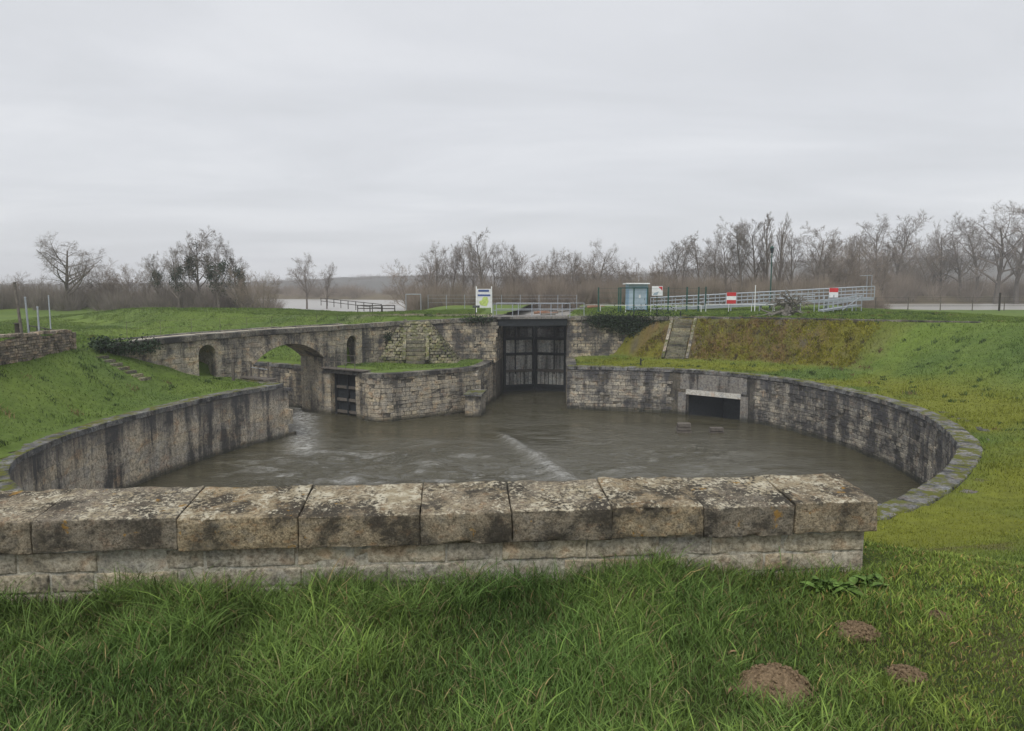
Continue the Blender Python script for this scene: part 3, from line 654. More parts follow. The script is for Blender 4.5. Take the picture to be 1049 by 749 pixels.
# upper retaining walls either side of the tall gate
def uz_l(s): return float(np.interp(s, [0, 4, 10, 14], [-.6, -.45, -.22, -.15]))
def upper_walls():
    r = empty('retaining_wall', (-5.0, 59.5, TZ), 'stained upper retaining wall with coping behind the stone steps, left of the gate', 'wall')
    path = UP_L + dense([Vector((-1.35, 59.7)), Vector((-.72, 66))])[1:]
    m = MB(); seg = [0]
    for a, b in zip(path[:-1], path[1:]): seg.append(seg[-1] + (b - a).length)
    strip_wall(m, path, -9, lambda i: uz_l(seg[i]) - .33, -1, 1.2); m.build('wall_core', M_RCORE, r)
    st = course_stones(path, -4.0, lambda s: uz_l(s) - .34, -1, proud=.04, depth=.24); st.sort(key=lambda x: x[1].length)
    for x in st[:300]: place_stone('stone', r, M_UWALL, x[0])
    if st[300:]: join_stones('stone_facing', r, M_UWALL, [x[0] for x in st[300:]])
    coping(r, path, uz_l, -1, M_BCOP, width=.8, th=.34, over=.12)
    r = empty('retaining_wall', (9.0, 61.3, TZ), 'ivy-hung upper retaining wall on the right side of the gate', 'wall')
    path = UP_R; m = MB(); strip_wall(m, path, -9, -.5, -1, 1.2); 
    back = dense([Vector((5.05, 66)), Vector((4.76, 61.7))]); strip_wall(m, back, -9, -.5, -1, 1.0); m.build('wall_core', M_RCORE, r)
    st = course_stones(path, -4.0, -.5, -1, proud=.04, depth=.24); st.sort(key=lambda x: x[1].length)
    for x in st[:300]: place_stone('stone', r, M_UWALL, x[0])
    if st[300:]: join_stones('stone_facing', r, M_UWALL, [x[0] for x in st[300:]])
    coping(r, path, -.17, -1, M_BCOP, width=.8, th=.33, over=.1)
    # low stone edging on the crest of the mossy bank
    r = empty('crest_edging', (24.0, 54.0, 0), 'low dark stone edging along the crest of the mossy brown bank', 'edging')
    pts = []
    for th in np.arange(30, 71, 1.0):
        rr = np.interp(th, TAB[:, 0], TAB[:, 3]) - .1; pts.append(Vector((CX + rr * math.sin(R(th)), CY + rr * math.cos(R(th)))))
    coping(r, [UP_R[-1]] + pts, lambda s: float(np.interp(s, [0, 22], [-.15, -.02])), -1, M_BCOP, width=.5, th=.34, over=.05, ln=(.8, 1.5), name='edging_stone')
upper_walls()

# ------------------------------------------------------------------ tall lock gate, deck and its railing
def tall_gate():
    g = empty('lock_gate', (2.2, 65.3, WZ), 'tall dark closed lock gate with grey plank panels in two leaves', 'gate')
    A, B = Vector((-.82, 64.7)), Vector((5.0, 64.7)); C_ = Vector((2.1, 65.7))
    for P, Q in ((A, C_), (B, C_)):
        leaf = MB(); d = (Q - P); L = d.length; d.normalize(); n = Vector((d.y, -d.x)); n = n if n.y < 0 else -n
        rz = math.atan2(d.y, d.x)
        def pt(s, o): return P + d * s + n * o
        def bx(mb, s0, s1, z0, z1, o0, o1): mb.hexa([(*pt(s, o), z) for z in (z0, z1) for s, o in ((s0, o1), (s1, o1), (s1, o0), (s0, o0))])
        bx(leaf, 0, L - .02, -9, -.95, -.05, .03); root = leaf.build('gate_leaf', M_DARKM, g)
        for s0, s1 in ((0, .22), (L - .26, L - .02)):
            m = MB(); bx(m, s0, s1, -9, -.9, .03, .2); m.build('post', M_DARKM, root)
        m = MB(); bx(m, L * .36, L * .36 + .1, -5.6, -.95, .03, .15); m.build('stile', M_DARKM, root)
        for z in (-1.15, -2.35, -3.75, -5.3, -6.7):
            m = MB(); bx(m, .22, L - .26, z - .12, z + .12, .03, .19); m.build('rail', M_DARKM if z != -5.3 else M_WOOD, root)
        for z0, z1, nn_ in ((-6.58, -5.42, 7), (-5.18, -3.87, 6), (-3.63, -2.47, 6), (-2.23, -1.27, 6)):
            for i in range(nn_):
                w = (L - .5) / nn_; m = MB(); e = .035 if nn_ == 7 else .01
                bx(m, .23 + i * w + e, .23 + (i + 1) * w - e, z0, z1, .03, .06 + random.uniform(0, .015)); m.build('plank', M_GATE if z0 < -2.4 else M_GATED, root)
    dk = empty('gate_deck', (2.0, 61.5, -.2), 'dark concrete footbridge deck spanning above the tall lock gate', 'bridge')
    m = MB(); m.hexa([(-1.3, 59.9, -.36), (4.8, 61.2, -.36), (4.9, 64.3, -.36), (-.9, 64.3, -.36), (-1.3, 59.9, -.16), (4.8, 61.2, -.16), (4.9, 64.3, -.16), (-.9, 64.3, -.16)]); m.build('slab', M_GREYC, dk)
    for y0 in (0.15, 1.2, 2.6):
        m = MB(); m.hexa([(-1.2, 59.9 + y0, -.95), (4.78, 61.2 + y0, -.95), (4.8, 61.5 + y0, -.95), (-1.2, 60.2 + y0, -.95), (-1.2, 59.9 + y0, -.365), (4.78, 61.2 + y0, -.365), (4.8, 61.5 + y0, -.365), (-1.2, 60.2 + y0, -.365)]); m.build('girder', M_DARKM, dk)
    for a, b, lab in (((-1.6, 60.1), (5.0, 61.4), 'pale pipe railing along the front edge of the deck above the gate'), ((-1.4, 64.1), (6.5, 64.2), 'thin pipe railing at the rear of the gate deck')):
        railing('railing', a, b, -.16, 1.1, 5, M_STEEL, lab, [.55, 1.08])
def railing(name, a, b, z, h, n, m, label, levels, pr=.035, rr=.028, zb=None, cat='railing', group=None):
    zb = z if zb is None else zb; r = empty(name, (a[0], a[1], z), label, cat, group)
    for i in range(n):
        t = i / (n - 1); x = a[0] + (b[0] - a[0]) * t; y = a[1] + (b[1] - a[1]) * t; zz_ = z + (zb - z) * t
        k = MB(); k.tube((x, y, zz_ - .15), (x, y, zz_ + h), pr, pr, 6); k.build('post', m, r)
    for l in levels:
        k = MB(); k.tube((a[0], a[1], z + l), (b[0], b[1], zb + l), rr, rr, 6); k.build('rail', m, r)
    return r
tall_gate()

# ------------------------------------------------------------------ small open gate, walkways beside the bridge
def open_gate():
    g = empty('lock_gate', (*bk(9.9, -2.2), WZ), 'small black open gate leaf folded into the recess beside the bridge pier', 'gate')
    k = 10.12
    def bx(mb, q0, q1, z0, z1, k0, k1): mb.hexa([(*bk(kk, q), z) for z in (z0, z1) for kk, q in ((k0, q0), (k0, q1), (k1, q1), (k1, q0))])
    m = MB(); bx(m, -.75, -3.25, -9, -4.05, k, k + .08); m.build('backing', M_DARKM, g)
    for q in (-.75, -2.0, -3.1):
        m = MB(); bx(m, q, q - .16, -9, -3.98, k - .2, k - .01); m.build('post', M_DARKM, g)
    for z in (-4.15, -5.1, -6.05, -6.95):
        m = MB(); bx(m, -.75, -3.25, z - .1, z + .1, k - .16, k - .012); m.build('rail', M_WOOD if z < -5 else M_DARKM, g)
    # recess wall and pier blocks either side
    w = empty('recess_wall', (*bk(10.6, -2), WZ), 'masonry pier face beside the small black gate under the walkway', 'wall')
    m = MB(); bx(m, .0, -3.6, -9, TZ - .25, 10.25, 11.4); m.build('recess_back', M_RCORE, w)
    for q0, q1 in ((0.0, -.7), (-3.3, -3.75)):
        m = MB(); bx(m, q0, q1, -9, TZ - .25, 9.62, 10.2); m.build('masonry_core', M_BRIDGE, w)
        z = -7.3
        while z < TZ - .5:
            c = bk(9.6, (q0 + q1) / 2); place_stone('stone', w, M_BRIDGE, stone_matrix((c.x, c.y, z + .17), BP, -BT, (abs(q1 - q0) - .02, .12, .33))); z += .35
    m = MB(); bx(m, -.02, -3.72, TZ - .25, TZ + .0, 9.5, 10.6); m.build('cap_slab', M_COP, w)
    d = empty('walkway', (*bk(9.8, -2), TZ), 'short plank walkway above the small black gate', 'walkway')
    for i in range(3):
        m = MB(); bx(m, .1, -4.5, TZ + .08, TZ + .15, 9.2 + i * .26, 9.44 + i * .26); m.build('plank', M_WOOD, d)
    a, b = bk(9.35, -.7), bk(9.35, -3.5)
    railing('railing', a, b, TZ + .15, 1.05, 4, M_WOOD, 'thin grey railing on the walkway by the right doorway arch', [.5, 1.03], .028, .02)
    d = empty('walkway', (*bk(2.5, -2), TZ), 'short plank walkway on the left wall end, in front of the bridge', 'walkway')
    for i in range(3):
        m = MB(); bx(m, -.2, -3.0, TZ + .1, TZ + .17, 2.2 + i * .28, 2.45 + i * .28); m.build('plank', M_WOOD, d)
    for q in (-.4, -1.2, -2.2):
        p = bk(2.9, q); m = MB(); m.tube((p.x, p.y, TZ), (p.x, p.y, TZ + random.uniform(.9, 1.3)), .07, .06, 6); m.build('post', M_WOOD, d)
    m = MB(); p, q_ = bk(2.9, -.4), bk(2.9, -2.2); m.tube((*p, TZ + .75), (*q_, TZ + .7), .03, .03, 6); m.build('handrail', M_STEEL, d)
    p = bk(.9, -1.3); m = MB(); m.box((p.x, p.y, -3.1), (.16, .16, 1.3)); m.box((p.x, p.y, -2.44), (.2, .2, .04)); tag(m.build('wooden_post', M_WOOD), 'short wooden post standing in the grass before the left doorway arch', 'post')
open_gate()

# ------------------------------------------------------------------ flights of steps
def pyramid_steps():
    r = empty('stone_steps', (-7.6, 57.3, TZ), 'stone steps climbing a rubble-faced pyramid mound to the upper wall', 'steps')
    y0, y1 = 56.1, 59.2; z0, z1 = TZ + .0, -.55; xc0, xc1 = -7.65, -8.0
    m = MB()  # trapezoid mound
    m.hexa([(-10.9, 56.9, z0 - .3), (-4.5, 56.7, z0 - .3), (-4.3, 60, z0 - .3), (-10.6, 59.8, z0 - .3), (-9.2, 58.9, z1 - .1), (-7.0, 58.9, z1 - .1), (-6.8, 60, z1 - .1), (-9.2, 59.8, z1 - .1)]); m.build('rubble_core', M_RCORE, r)
    # rubble facing of the two flanks, laid on the sloping front
    Ms = []
    def face(p00, p10, p11, p01, nrm):
        p00, p10, p11, p01 = map(Vector, (p00, p10, p11, p01)); rows = 15
        for j in range(rows):
            t = (j + .5) / rows; a = p00.lerp(p01, t); b = p10.lerp(p11, t); L = (b - a).length; n = max(1, int(L / .3)); tt = (b - a).normalized()
            for i in range(n):
                c = a.lerp(b, (i + .5) / n) + Vector((random.uniform(-.05, .05), random.uniform(-.03, .03), random.uniform(-.04, .04))); Ms.append(stone_matrix(c, tt, nrm, (L / n * random.uniform(.8, 1.1), .22, .24)))
    face((-10.9, 56.85, z0), (-4.5, 56.65, z0), (-7.0, 58.85, z1), (-9.2, 58.85, z1), (0, -.8, .6))
    face((-4.5, 56.7, z0), (-4.3, 60, z0), (-6.8, 60, z1), (-7.0, 58.9, z1), (.8, 0, .6))
    for M in Ms[:300]: place_stone('rubble_stone', r, M_STEP, M)
    if Ms[300:]: join_stones('rubble_facing', r, M_STEP, Ms[300:])
    N = 11
    for i in range(N):
        t = i / (N - 1); y = y0 + (y1 - y0) * t; z = z0 + .2 + (z1 - z0 - .25) * t; xc = xc0 + (xc1 - xc0) * t
        place_stone('step', r, M_STEP, stone_matrix((xc, y + .1 + random.uniform(-.05, .05), z), (1, random.uniform(-.04, .04), 0), (0, -1, 0), (1.5, .46, .27)), PROTO_SQ)
    for s in (-1, 1):
        for i in range(6):
            t = (i + .5) / 6; y = y0 + (y1 - y0) * t; z = z0 + .32 + (z1 - z0 - .2) * t
            place_stone('kerb_stone', r, M_STEP, stone_matrix((xc0 + (xc1 - xc0) * t + s * .92, y + .1, z), (0, (y1 - y0), (z1 - z0)), (s, 0, 0), (.78, .26, .26)), PROTO_SQ)
pyramid_steps()
def bank_steps(name, label, p0, p1, n, width, kerbs, m=None):
    p0, p1 = Vector(p0), Vector(p1); r = empty(name, p0, label, 'steps'); d = Vector((p1.x - p0.x, p1.y - p0.y, 0)).normalized(); s = Vector((d.y, -d.x, 0))
    for i in range(n):
        t = (i + .5) / n; c = p0.lerp(p1, t); place_stone('step', r, m or M_STEP, stone_matrix(c + Vector((0, 0, -.02)), s, -d, (width * random.uniform(.95, 1.02), .5, .26)), PROTO_SQ)
    if kerbs:
        for sd in (-1, 1):
            for i in range(7):
                t = (i + .5) / 7; c = p0.lerp(p1, t) + s * (sd * (width / 2 + .2)) + Vector((0, 0, .04)); place_stone('kerb_stone', r, M_STEP if random.random() < .75 else M_BRIDGE, stone_matrix(c, (p1 - p0), s, ((p1 - p0).length / 7 - .03, .24, .26)), PROTO_SQ)
bank_steps('stone_steps', 'narrow stone steps with pale kerbs up the mossy right bank', (13.2, 57.3, -3.5), (14.6, 60.3, -.35), 13, 1.55, True)
# scattered treads in the left bank
r = empty('stone_steps', (-21.6, 39.0, -2.2), 'half-buried worn stone treads descending the left grass bank', 'steps')
for i in range(7):
    t = i / 6; x = -22.6 + 2.0 * t; y = 38.9 + .5 * t; z = float(height(np.array(x), np.array(y)))
    place_stone('step', r, M_STEP, stone_matrix((x, y, z - .02), (.2, 1, 0), (1, -.2, 0), (.8, .28, .2)), PROTO)

# ------------------------------------------------------------------ dry stone wall and poles on the left
def dry_wall():
    r = empty('dry_stone_wall', (-23.4, 33, -.9), 'low reddish dry stone wall on top of the left bank', 'wall')
    path = dense([(-22.6, 26.0), (-23.2, 32.0), (-23.55, 37.9)]); Ms = []
    m = MB(); strip_wall(m, path, -2.0, -.3, -1, .5, .08); m.build('wall_core', M_RCORE, r)
    st = course_stones(path, -1.3, lambda s: -.12 + .12 * math.sin(s * 1.7), -1, ch=(.1, .19), ln=(.16, .42), proud=.05, depth=.3)
    st.sort(key=lambda x: -x[1].y)
    for x in st[:300]: place_stone('stone', r, M_DRY, x[0])
    if st[300:]: join_stones('stone_facing', r, M_DRY, [x[0] for x in st[300:]])
    for i in range(26):
        p = path[int(i / 26 * (len(path) - 1))]; place_stone('cap_stone', r, M_DRY, stone_matrix((p.x - .22, p.y, -.05 + random.uniform(-.04, .06)), (.05, 1, 0), (1, 0, 0), (.42, .5, .14)))
    for i in range(4): place_stone('end_stone', r, M_DRY, stone_matrix((-23.75, 38.05, -1.2 + i * .3), (1, 0, 0), (0, 1, 0), (.55, .3, .29)))
dry_wall()
def pole(name, x, y, z0, z1, rad, m, label, lean=(0, 0), extra=None):
    r = empty(name, (x, y, z0), label, 'post'); k = MB(); k.tube((x, y, z0 - .4), (x + lean[0], y + lean[1], z1), rad, rad * .85, 8); k.build('shaft', m, r)
    k = MB(); k.tube((x + lean[0], y + lean[1], z1), (x + lean[0], y + lean[1], z1 + .05), rad * 1.15, rad * .9, 8); k.build('cap', m, r)
    if extra: extra(r)
pole('timber_pole', -25.0, 36.3, -1, 2.45, .075, M_WOOD, 'tall grey leaning pole behind the dry stone wall', (-.35, .1))
pole('timber_pole', -24.9, 36.6, -1, 1.7, .05, M_STEEL, 'thin grey pole leaning against the tall pole on the left', (-.1, 0))
pole('timber_pole', -24.4, 36.6, -1, 1.2, .05, M_STEEL, 'short grey post right of the leaning pole on the left wall')
pole('timber_pole', -25.7, 36.9, -1, .35, .16, M_DWOOD, 'stout brown stump of a post behind the dry stone wall')
pole('marker_post', -39.0, 60, -1.2, 1.6, .055, M_STEEL, 'slim white post at the foot of the green mound')
railing('field_gate', (-31, 33.5), (-25.2, 33.9), -.75, .8, 4, M_DWOOD, 'dark low field gate at the left edge behind the wall', [.25, .75], .05, .04, cat='gate')
railing('rail_fence', (-34.0, 50), (-25, 40.5), -1.1, .75, 6, M_DWOOD, 'dark sloping rail fence from the dry wall towards the green mound', [.7], .04, .04, cat='fence')

# ------------------------------------------------------------------ fences, signs and kiosk on the upper ground
def gz(x, y): return float(height(np.array(float(x)), np.array(float(y))))
a, b = bk(-4, 1.9), bk(12.8, 1.9); railing('bridge_railing', a, b, -.75, .95, 9, M_WOOD, 'thin faint wire railing along the roadway of the arched bridge', [.5, .92], .012, .005)
railing('rail_fence', (-26.0, 97), (-14.5, 79), .15, .9, 9, M_DWOOD, 'long dark wooden rail fence in front of the pale river', [.45, .85], .05, .04, zb=-.35, cat='fence')
railing('rail_fence', (-16.8, 77.5), (-12.6, 76.5), -.3, .75, 4, M_DWOOD, 'short dark rail fence at the end of the lawn right of the river', [.4, .72], .06, .05, cat='fence')
def frame_goal():
    r = empty('pipe_frame', (-11.7, 86, 0), 'pale rectangular pipe goal frame on the lawn before the trees', 'frame')
    for x in (-12.8, -11.0):
        m = MB(); m.tube((x, 86, -.3), (x, 86, 1.6), .05, .05, 6); m.build('upright', M_STEEL, r)
    m = MB(); m.tube((-12.8, 86, 1.58), (-11.0, 86, 1.58), .05, .05, 6); m.build('crossbar', M_STEEL, r)
frame_goal()
railing('wire_fence', (-10.6, 90), (8.0, 88), -.1, 1.6, 9, M_STEEL, 'tall pale wire fence at the back of the lawn behind the map sign', [.6, 1.1, 1.55], .035, .012, cat='fence')
def info_board():
    r = empty('map_sign', (-2.75, 70, 0), 'white framed map sign on two posts with blue header, left of the gate', 'sign')
    for x in (-3.5, -2.0):
        m = MB(); m.box((x, 70, 1.15), (.1, .1, 2.6)); m.build('post', M_WHITE, r)
    m = MB(); m.box((-2.75, 70.0, 1.28), (1.38, .05, 1.84)); p = m.build('panel', M_WHITE, r)
    m = MB(); m.box((-2.78, 69.96, 2.02), (1.05, .012, .2)); m.build('header_print', M_PRINTB, p)
    m = MB(); m.box((-2.75, 69.96, 1.58), (1.24, .012, .17)); m.build('title_band', M_PRINTB, p)
    m = MB(); m.add([(-3.1, 69.955, .62), (-2.5, 69.955, .5), (-2.3, 69.955, 1.0), (-2.42, 69.955, 1.42), (-2.85, 69.955, 1.4), (-2.95, 69.955, 1.1), (-3.25, 69.955, .95)], [(0, 1, 2, 3, 4, 5, 6)]); m.build('map_print', M_PRINTG, p)
    r = empty('plaque_stand', (-3.1, 60.6, -.25), 'small dark tilted plaque on a thin post at the wall edge', 'sign')
    m = MB(); m.tube((-3.1, 60.6, -.6), (-3.1, 60.6, .68), .035, .035, 6); m.build('post', M_DARKM, r)
    m = MB(); m.hexa([(-3.35, 60.45, .6), (-2.75, 60.45, .6), (-2.75, 60.8, .74), (-3.35, 60.8, .74), (-3.35, 60.44, .64), (-2.75, 60.44, .64), (-2.75, 60.79, .78), (-3.35, 60.79, .78)]); m.build('plate', M_DARKM, r)
info_board()
def kiosk():
    r = empty('kiosk', (12.3, 73.2, 0), 'pale blue metal kiosk cabin with flat roof behind the green fence', 'kiosk')
    m = MB(); m.box((12.85, 73.6, 1.38), (1.95, 2.0, 2.6)); m.build('body', M_BLUE, r)
    m = MB(); m.box((12.75, 73.4, 2.74), (2.35, 2.6, .12)); m.build('roof', M_WHITE, r)
    m = MB(); m.box((13.05, 72.58, 1.2), (1.15, .05, 2.1)); d = m.build('door', M_BLUE2, r)
    m = MB(); m.box((13.0, 72.545, 1.45), (.18, .02, .32)); m.build('notice', M_WHITE, d); m = MB(); m.tube((13.5, 72.53, 1.05), (13.5, 72.53, 1.25), .02); m.build('handle', M_DARKM, d)
    m = MB(); m.box((12.12, 72.575, 1.3), (.42, .04, 2.2)); m.build('side_panel', M_BLUE2, r)
    m = MB(); m.box((12.85, 72.58, 2.52), (1.97, .04, .2)); m.build('fascia', M_BLUE2, r)
kiosk()
def green_fence():
    r = empty('mesh_fence', (13, 70.5, 0), 'dark green post and wire fence in front of the blue kiosk', 'fence')
    xs = [8.55, 10.55, 10.75, 12.05, 13.4, 15.45, 17.3, 18.45, 19.15]
    for x in xs:
        z = gz(x, 70.5); m = MB(); m.box((x, 70.5, z + 1.1), (.12, .12, 2.6)); m.box((x, 70.5, z + 2.42), (.15, .15, .05)); m.build('post', M_GREENM, r)
    for z in (.35, .8, 1.3, 1.8, 2.25):
        m = MB(); m.tube((8.55, 70.5, z), (19.15, 70.5, z), .012, .012, 4); m.build('wire', M_GREENM, r)
    m = MB(); m.box((12.0, 70.5, 2.3), (2.8, .06, .08)); m.build('top_rail', M_GREENM, r)
green_fence()
railing('handrail', (8.7, 70.0), (18.6, 70.0), -.1, .72, 5, M_WHITE, 'low white handrail running past the foot of the kiosk', [.7], .03, .03)
railing('handrail', (18.9, 69.4), (25.5, 69.2), -.1, .85, 4, M_WHITE, 'low white handrail below the striped navigation board', [.8], .03, .03)
def panel_sign(name, x, y, z0, z1, w, stripes, label, post=M_STEEL):
    r = empty(name, (x, y, 0), label, 'sign'); m = MB(); m.tube((x, y + .06, -.3), (x, y + .06, z1 - .1), .05, .05, 6); m.build('post', post, r)
    m = MB(); m.box((x, y, (z0 + z1) / 2), (w, .05, z1 - z0)); p = m.build('board', M_WHITE, r)
    for a, b, mm in stripes:
        k = MB(); k.box((x, y - .03, z0 + (z1 - z0) * (a + b) / 2), (w * .98, .012, (z1 - z0) * (b - a) * .98)); k.build('stripe', mm, p)
panel_sign('navigation_sign', 22.0, 71.5, .72, 1.86, .95, [(0, .33, M_RED), (.67, 1, M_RED)], 'red white red striped navigation board, left of the lamp post')
panel_sign('navigation_sign', 32.1, 71.2, 1.35, 2.3, .9, [(.55, 1, M_RED)], 'red and white navigation board on the gangway near the right end')
def warn():
    r = empty('warning_sign', (14.5, 71.2, 0), 'square white notice with a red corner mark on the green fence', 'sign')
    m = MB(); m.tube((14.5, 71.28, -.3), (14.5, 71.28, 1.9), .04, .04, 6); m.build('post', M_GREENM, r)
    m = MB(); m.box((14.5, 71.2, 2.0), (1.08, .04, .95)); p = m.build('board', M_WHITE, r)
    m = MB(); m.add([(14.6, 71.17, 2.42), (15.0, 71.17, 2.42), (15.0, 71.17, 2.0), (14.82, 71.17, 2.2), (14.7, 71.17, 2.3)], [(0, 4, 3, 2, 1)]); m.build('red_mark', M_RED, p)
    m = MB(); m.add([(14.05, 71.17, 1.6), (14.5, 71.17, 1.6), (14.65, 71.17, 1.95), (14.2, 71.17, 1.8)], [(0, 1, 2, 3)]); m.build('blue_mark', M_BLUE2, p)
warn()
pole('marker_post', 23.8, 69.8, -.1, 2.5, .05, M_WHITE, 'slim white post right of the striped navigation board')
def gangway():
    r = empty('gangway', (27, 74, 0), 'long grey galvanised steel gangway with rails rising to the right', 'gangway')
    a = Vector((14.8, 74.5, .15)); b = Vector((37.7, 74.2, 1.35)); w = 1.6
    def pt(t, o, dz): p = a.lerp(b, t); return (p.x, p.y + o, p.z + dz)
    m = MB(); m.hexa([pt(0, 0, -.3), pt(1, 0, -.3), pt(1, w, -.3), pt(0, w, -.3), pt(0, 0, 0), pt(1, 0, 0), pt(1, w, 0), pt(0, w, 0)]); m.build('deck', M_STEEL, r)
    for o in (0, w):
        for dz in (.38, .75, 1.12):
            m = MB(); m.tube(pt(0, o, dz), pt(1, o, dz), .05 if dz > 1 else .035, None, 6); m.build('rail', M_STEEL, r)
        for i in range(21):
            m = MB(); m.tube(pt(i / 20, o, -.05), pt(i / 20, o, 1.12), .04, None, 6); m.build('post', M_STEEL, r)
    for i in range(0, 20, 2):
        m = MB(); m.tube(pt(i / 20, 0, 0), pt((i + 1) / 20, 0, 1.1), .022, None, 5); m.build('brace', M_STEEL, r)
    for t in (.2, .5, .8):
        m = MB(); m.tube((*pt(t, w / 2, 0)[:2], -1.0), pt(t, w / 2, -.3), .12, None, 8); m.build('pile', M_STEEL, r)
    for o in (0, 1.0):
        m = MB(); m.tube(pt(.985, o, 0), pt(.985, o, 2.3), .035, None, 6); m.build('arch_post', M_STEEL, r)
    m = MB(); m.tube(pt(.985, 0, 2.28), pt(.93, 0, 2.28), .03, None, 6); m.build('arch_bar', M_STEEL, r)
    r = empty('ramp', (32, 69, 0), 'short lower steel ramp with landing in front of the long gangway', 'gangway')
    A = Vector((30.0, 68.5, .05)); B = Vector((34.6, 70.5, .55)); 
    for y0 in (0, 1.1):
        for dz in (.1, .55, 1.0):
            m = MB(); m.tube(A + Vector((0, y0, dz)), B + Vector((0, y0, dz)), .04, None, 6); m.build('rail', M_STEEL, r)
        for i in range(5):
            p = A.lerp(B, i / 4) + Vector((0, y0, 0)); m = MB(); m.tube((p.x, p.y, -.2), p + Vector((0, 0, 1.45 if i < 2 else 1.02)), .05, None, 6); m.build('post', M_STEEL, r)
    m = MB(); m.hexa([(30, 68.5, .02), (34.6, 70.5, .5), (34.6, 71.6, .5), (30, 69.6, .02), (30, 68.5, .14), (34.6, 70.5, .62), (34.6, 71.6, .62), (30, 69.6, .14)]); m.build('deck', M_STEEL, r)
    m = MB(); m.tube(A + Vector((2.2, 0.9, 0.1)), B + Vector((0, 0, 1.0)), .05, None, 5); m.build('brace', M_STEEL, r)
    railing('railing', (24.5, 70.5), (29.5, 69.5), -.05, 1.7, 5, M_STEEL, 'grey steel railing behind the driftwood, left of the ramp', [.9, 1.3, 1.68], .04, .035)
gangway()
def lamp():
    r = empty('lamp_post', (27.9, 77, 0), 'tall dark green lamp post with lantern behind the gangway', 'lamp post')
    m = MB(); m.tube((27.9, 77, -.3), (27.9, 77, .9), .13, .1, 10); m.build('base', M_GREENM, r)
    m = MB(); m.tube((27.9, 77, .9), (27.9, 77, 6.0), .08, .055, 10); m.build('shaft', M_GREENM, r)
    m = MB(); m.tube((27.9, 77, 6.0), (27.9, 77, 6.55), .1, .22, 6); m.build('lantern', M_GLASS, r)
    m = MB(); m.tube((27.9, 77, 6.55), (27.9, 77, 6.8), .28, .04, 8); m.build('lantern_cap', M_GREENM, r)
lamp()
def driftwood():
    r = empty('driftwood_stump', (24.0, 61.6, -.1), 'gnarled grey uprooted driftwood stump on the crest in front of the gangway', 'driftwood')
    rs = random.Random(5); t = MB(); c = Vector((23.9, 61.6, -.2))
    def limb(mb, p, d, L, rad, lv):
        n = 5
        for i in range(n):
            q = p + d * (L / n); mb.tube(p, q, rad * (1 - i / n * .6), rad * (1 - (i + 1) / n * .6), 6, False)
            if lv and i > 0:
                for _ in range(2): limb(mb, q, (d + Vector((rs.uniform(-1, 1), rs.uniform(-1, 1), rs.uniform(-.7, .8))) * .9).normalized(), L * .5, rad * .5, lv - 1)
            p = q; d = (d + Vector((rs.uniform(-.4, .4), rs.uniform(-.4, .4), rs.uniform(-.3, .25)))).normalized()
    limb(t, c + Vector((-.4, 0, 0)), Vector((.55, 0, .8)).normalized(), 1.7, .33, 0); limb(t, c + Vector((-.3, 0, 0)), Vector((.15, 0, 1)), 1.4, .28, 0); limb(t, c, Vector((.7, .1, .75)).normalized(), 1.6, .25, 0)
    t.build('trunk', M_DRIFT, r, True)
    for i in range(26):
        m = MB(); an = rs.uniform(-.6, 3.6); s = Vector((c.x + rs.uniform(-.5, .9), c.y + rs.uniform(-.3, .3), c.z + rs.uniform(.3, 1.5)))
        limb(m, s, Vector((math.cos(an), rs.uniform(-.3, .3), math.sin(an) * .7 + .1)).normalized(), rs.uniform(.7, 1.5), rs.uniform(.05, .12), 1); m.build('root', M_DRIFT, r, True)
    m = MB(); limb(m, c + Vector((-.2, 0, .5)), Vector((-1, 0, -.12)).normalized(), 2.2, .16, 1); m.build('root', M_DRIFT, r, True)
driftwood()
railing('wire_fence', (36.0, 77.5), (62.0, 79.5), -.05, 1.35, 8, M_WOOD, 'wire fence with thin posts along the right-hand riverside grass', [.4, .85, 1.3], .05, .02, cat='fence')
pole('fence_post', 53.8, 78.6, -.1, 1.75, .11, M_DWOOD, 'thick dark straining post in the riverside wire fence')
def debris():
    rs = random.Random(3)
    for i in range(9):
        x = rs.uniform(0.5, 9.5); y = rs.uniform(78, 92); m = MB(); an = rs.uniform(-.5, .5); L = rs.uniform(1.5, 4); z = gz(x, y) if (x < -1 or x > 8) else -.9
        p = Vector((x, y, max(z, -.95) + .25)); prev = p
        for k in range(4):
            q = prev + Vector((math.cos(an), math.sin(an), rs.uniform(-.03, .12))) * L / 4; m.tube(prev, q, .16 - k * .03, .13 - k * .03, 6); prev = q; an += rs.uniform(-.3, .3)
        tag(m.build('drift_log', M_DRIFT if i % 3 else plain('red_wood_%d' % i, (.26, .14, .09), .9)), 'drift log caught in the upper canal behind the gate railing', 'log', 'drift logs behind the gate')
debris()
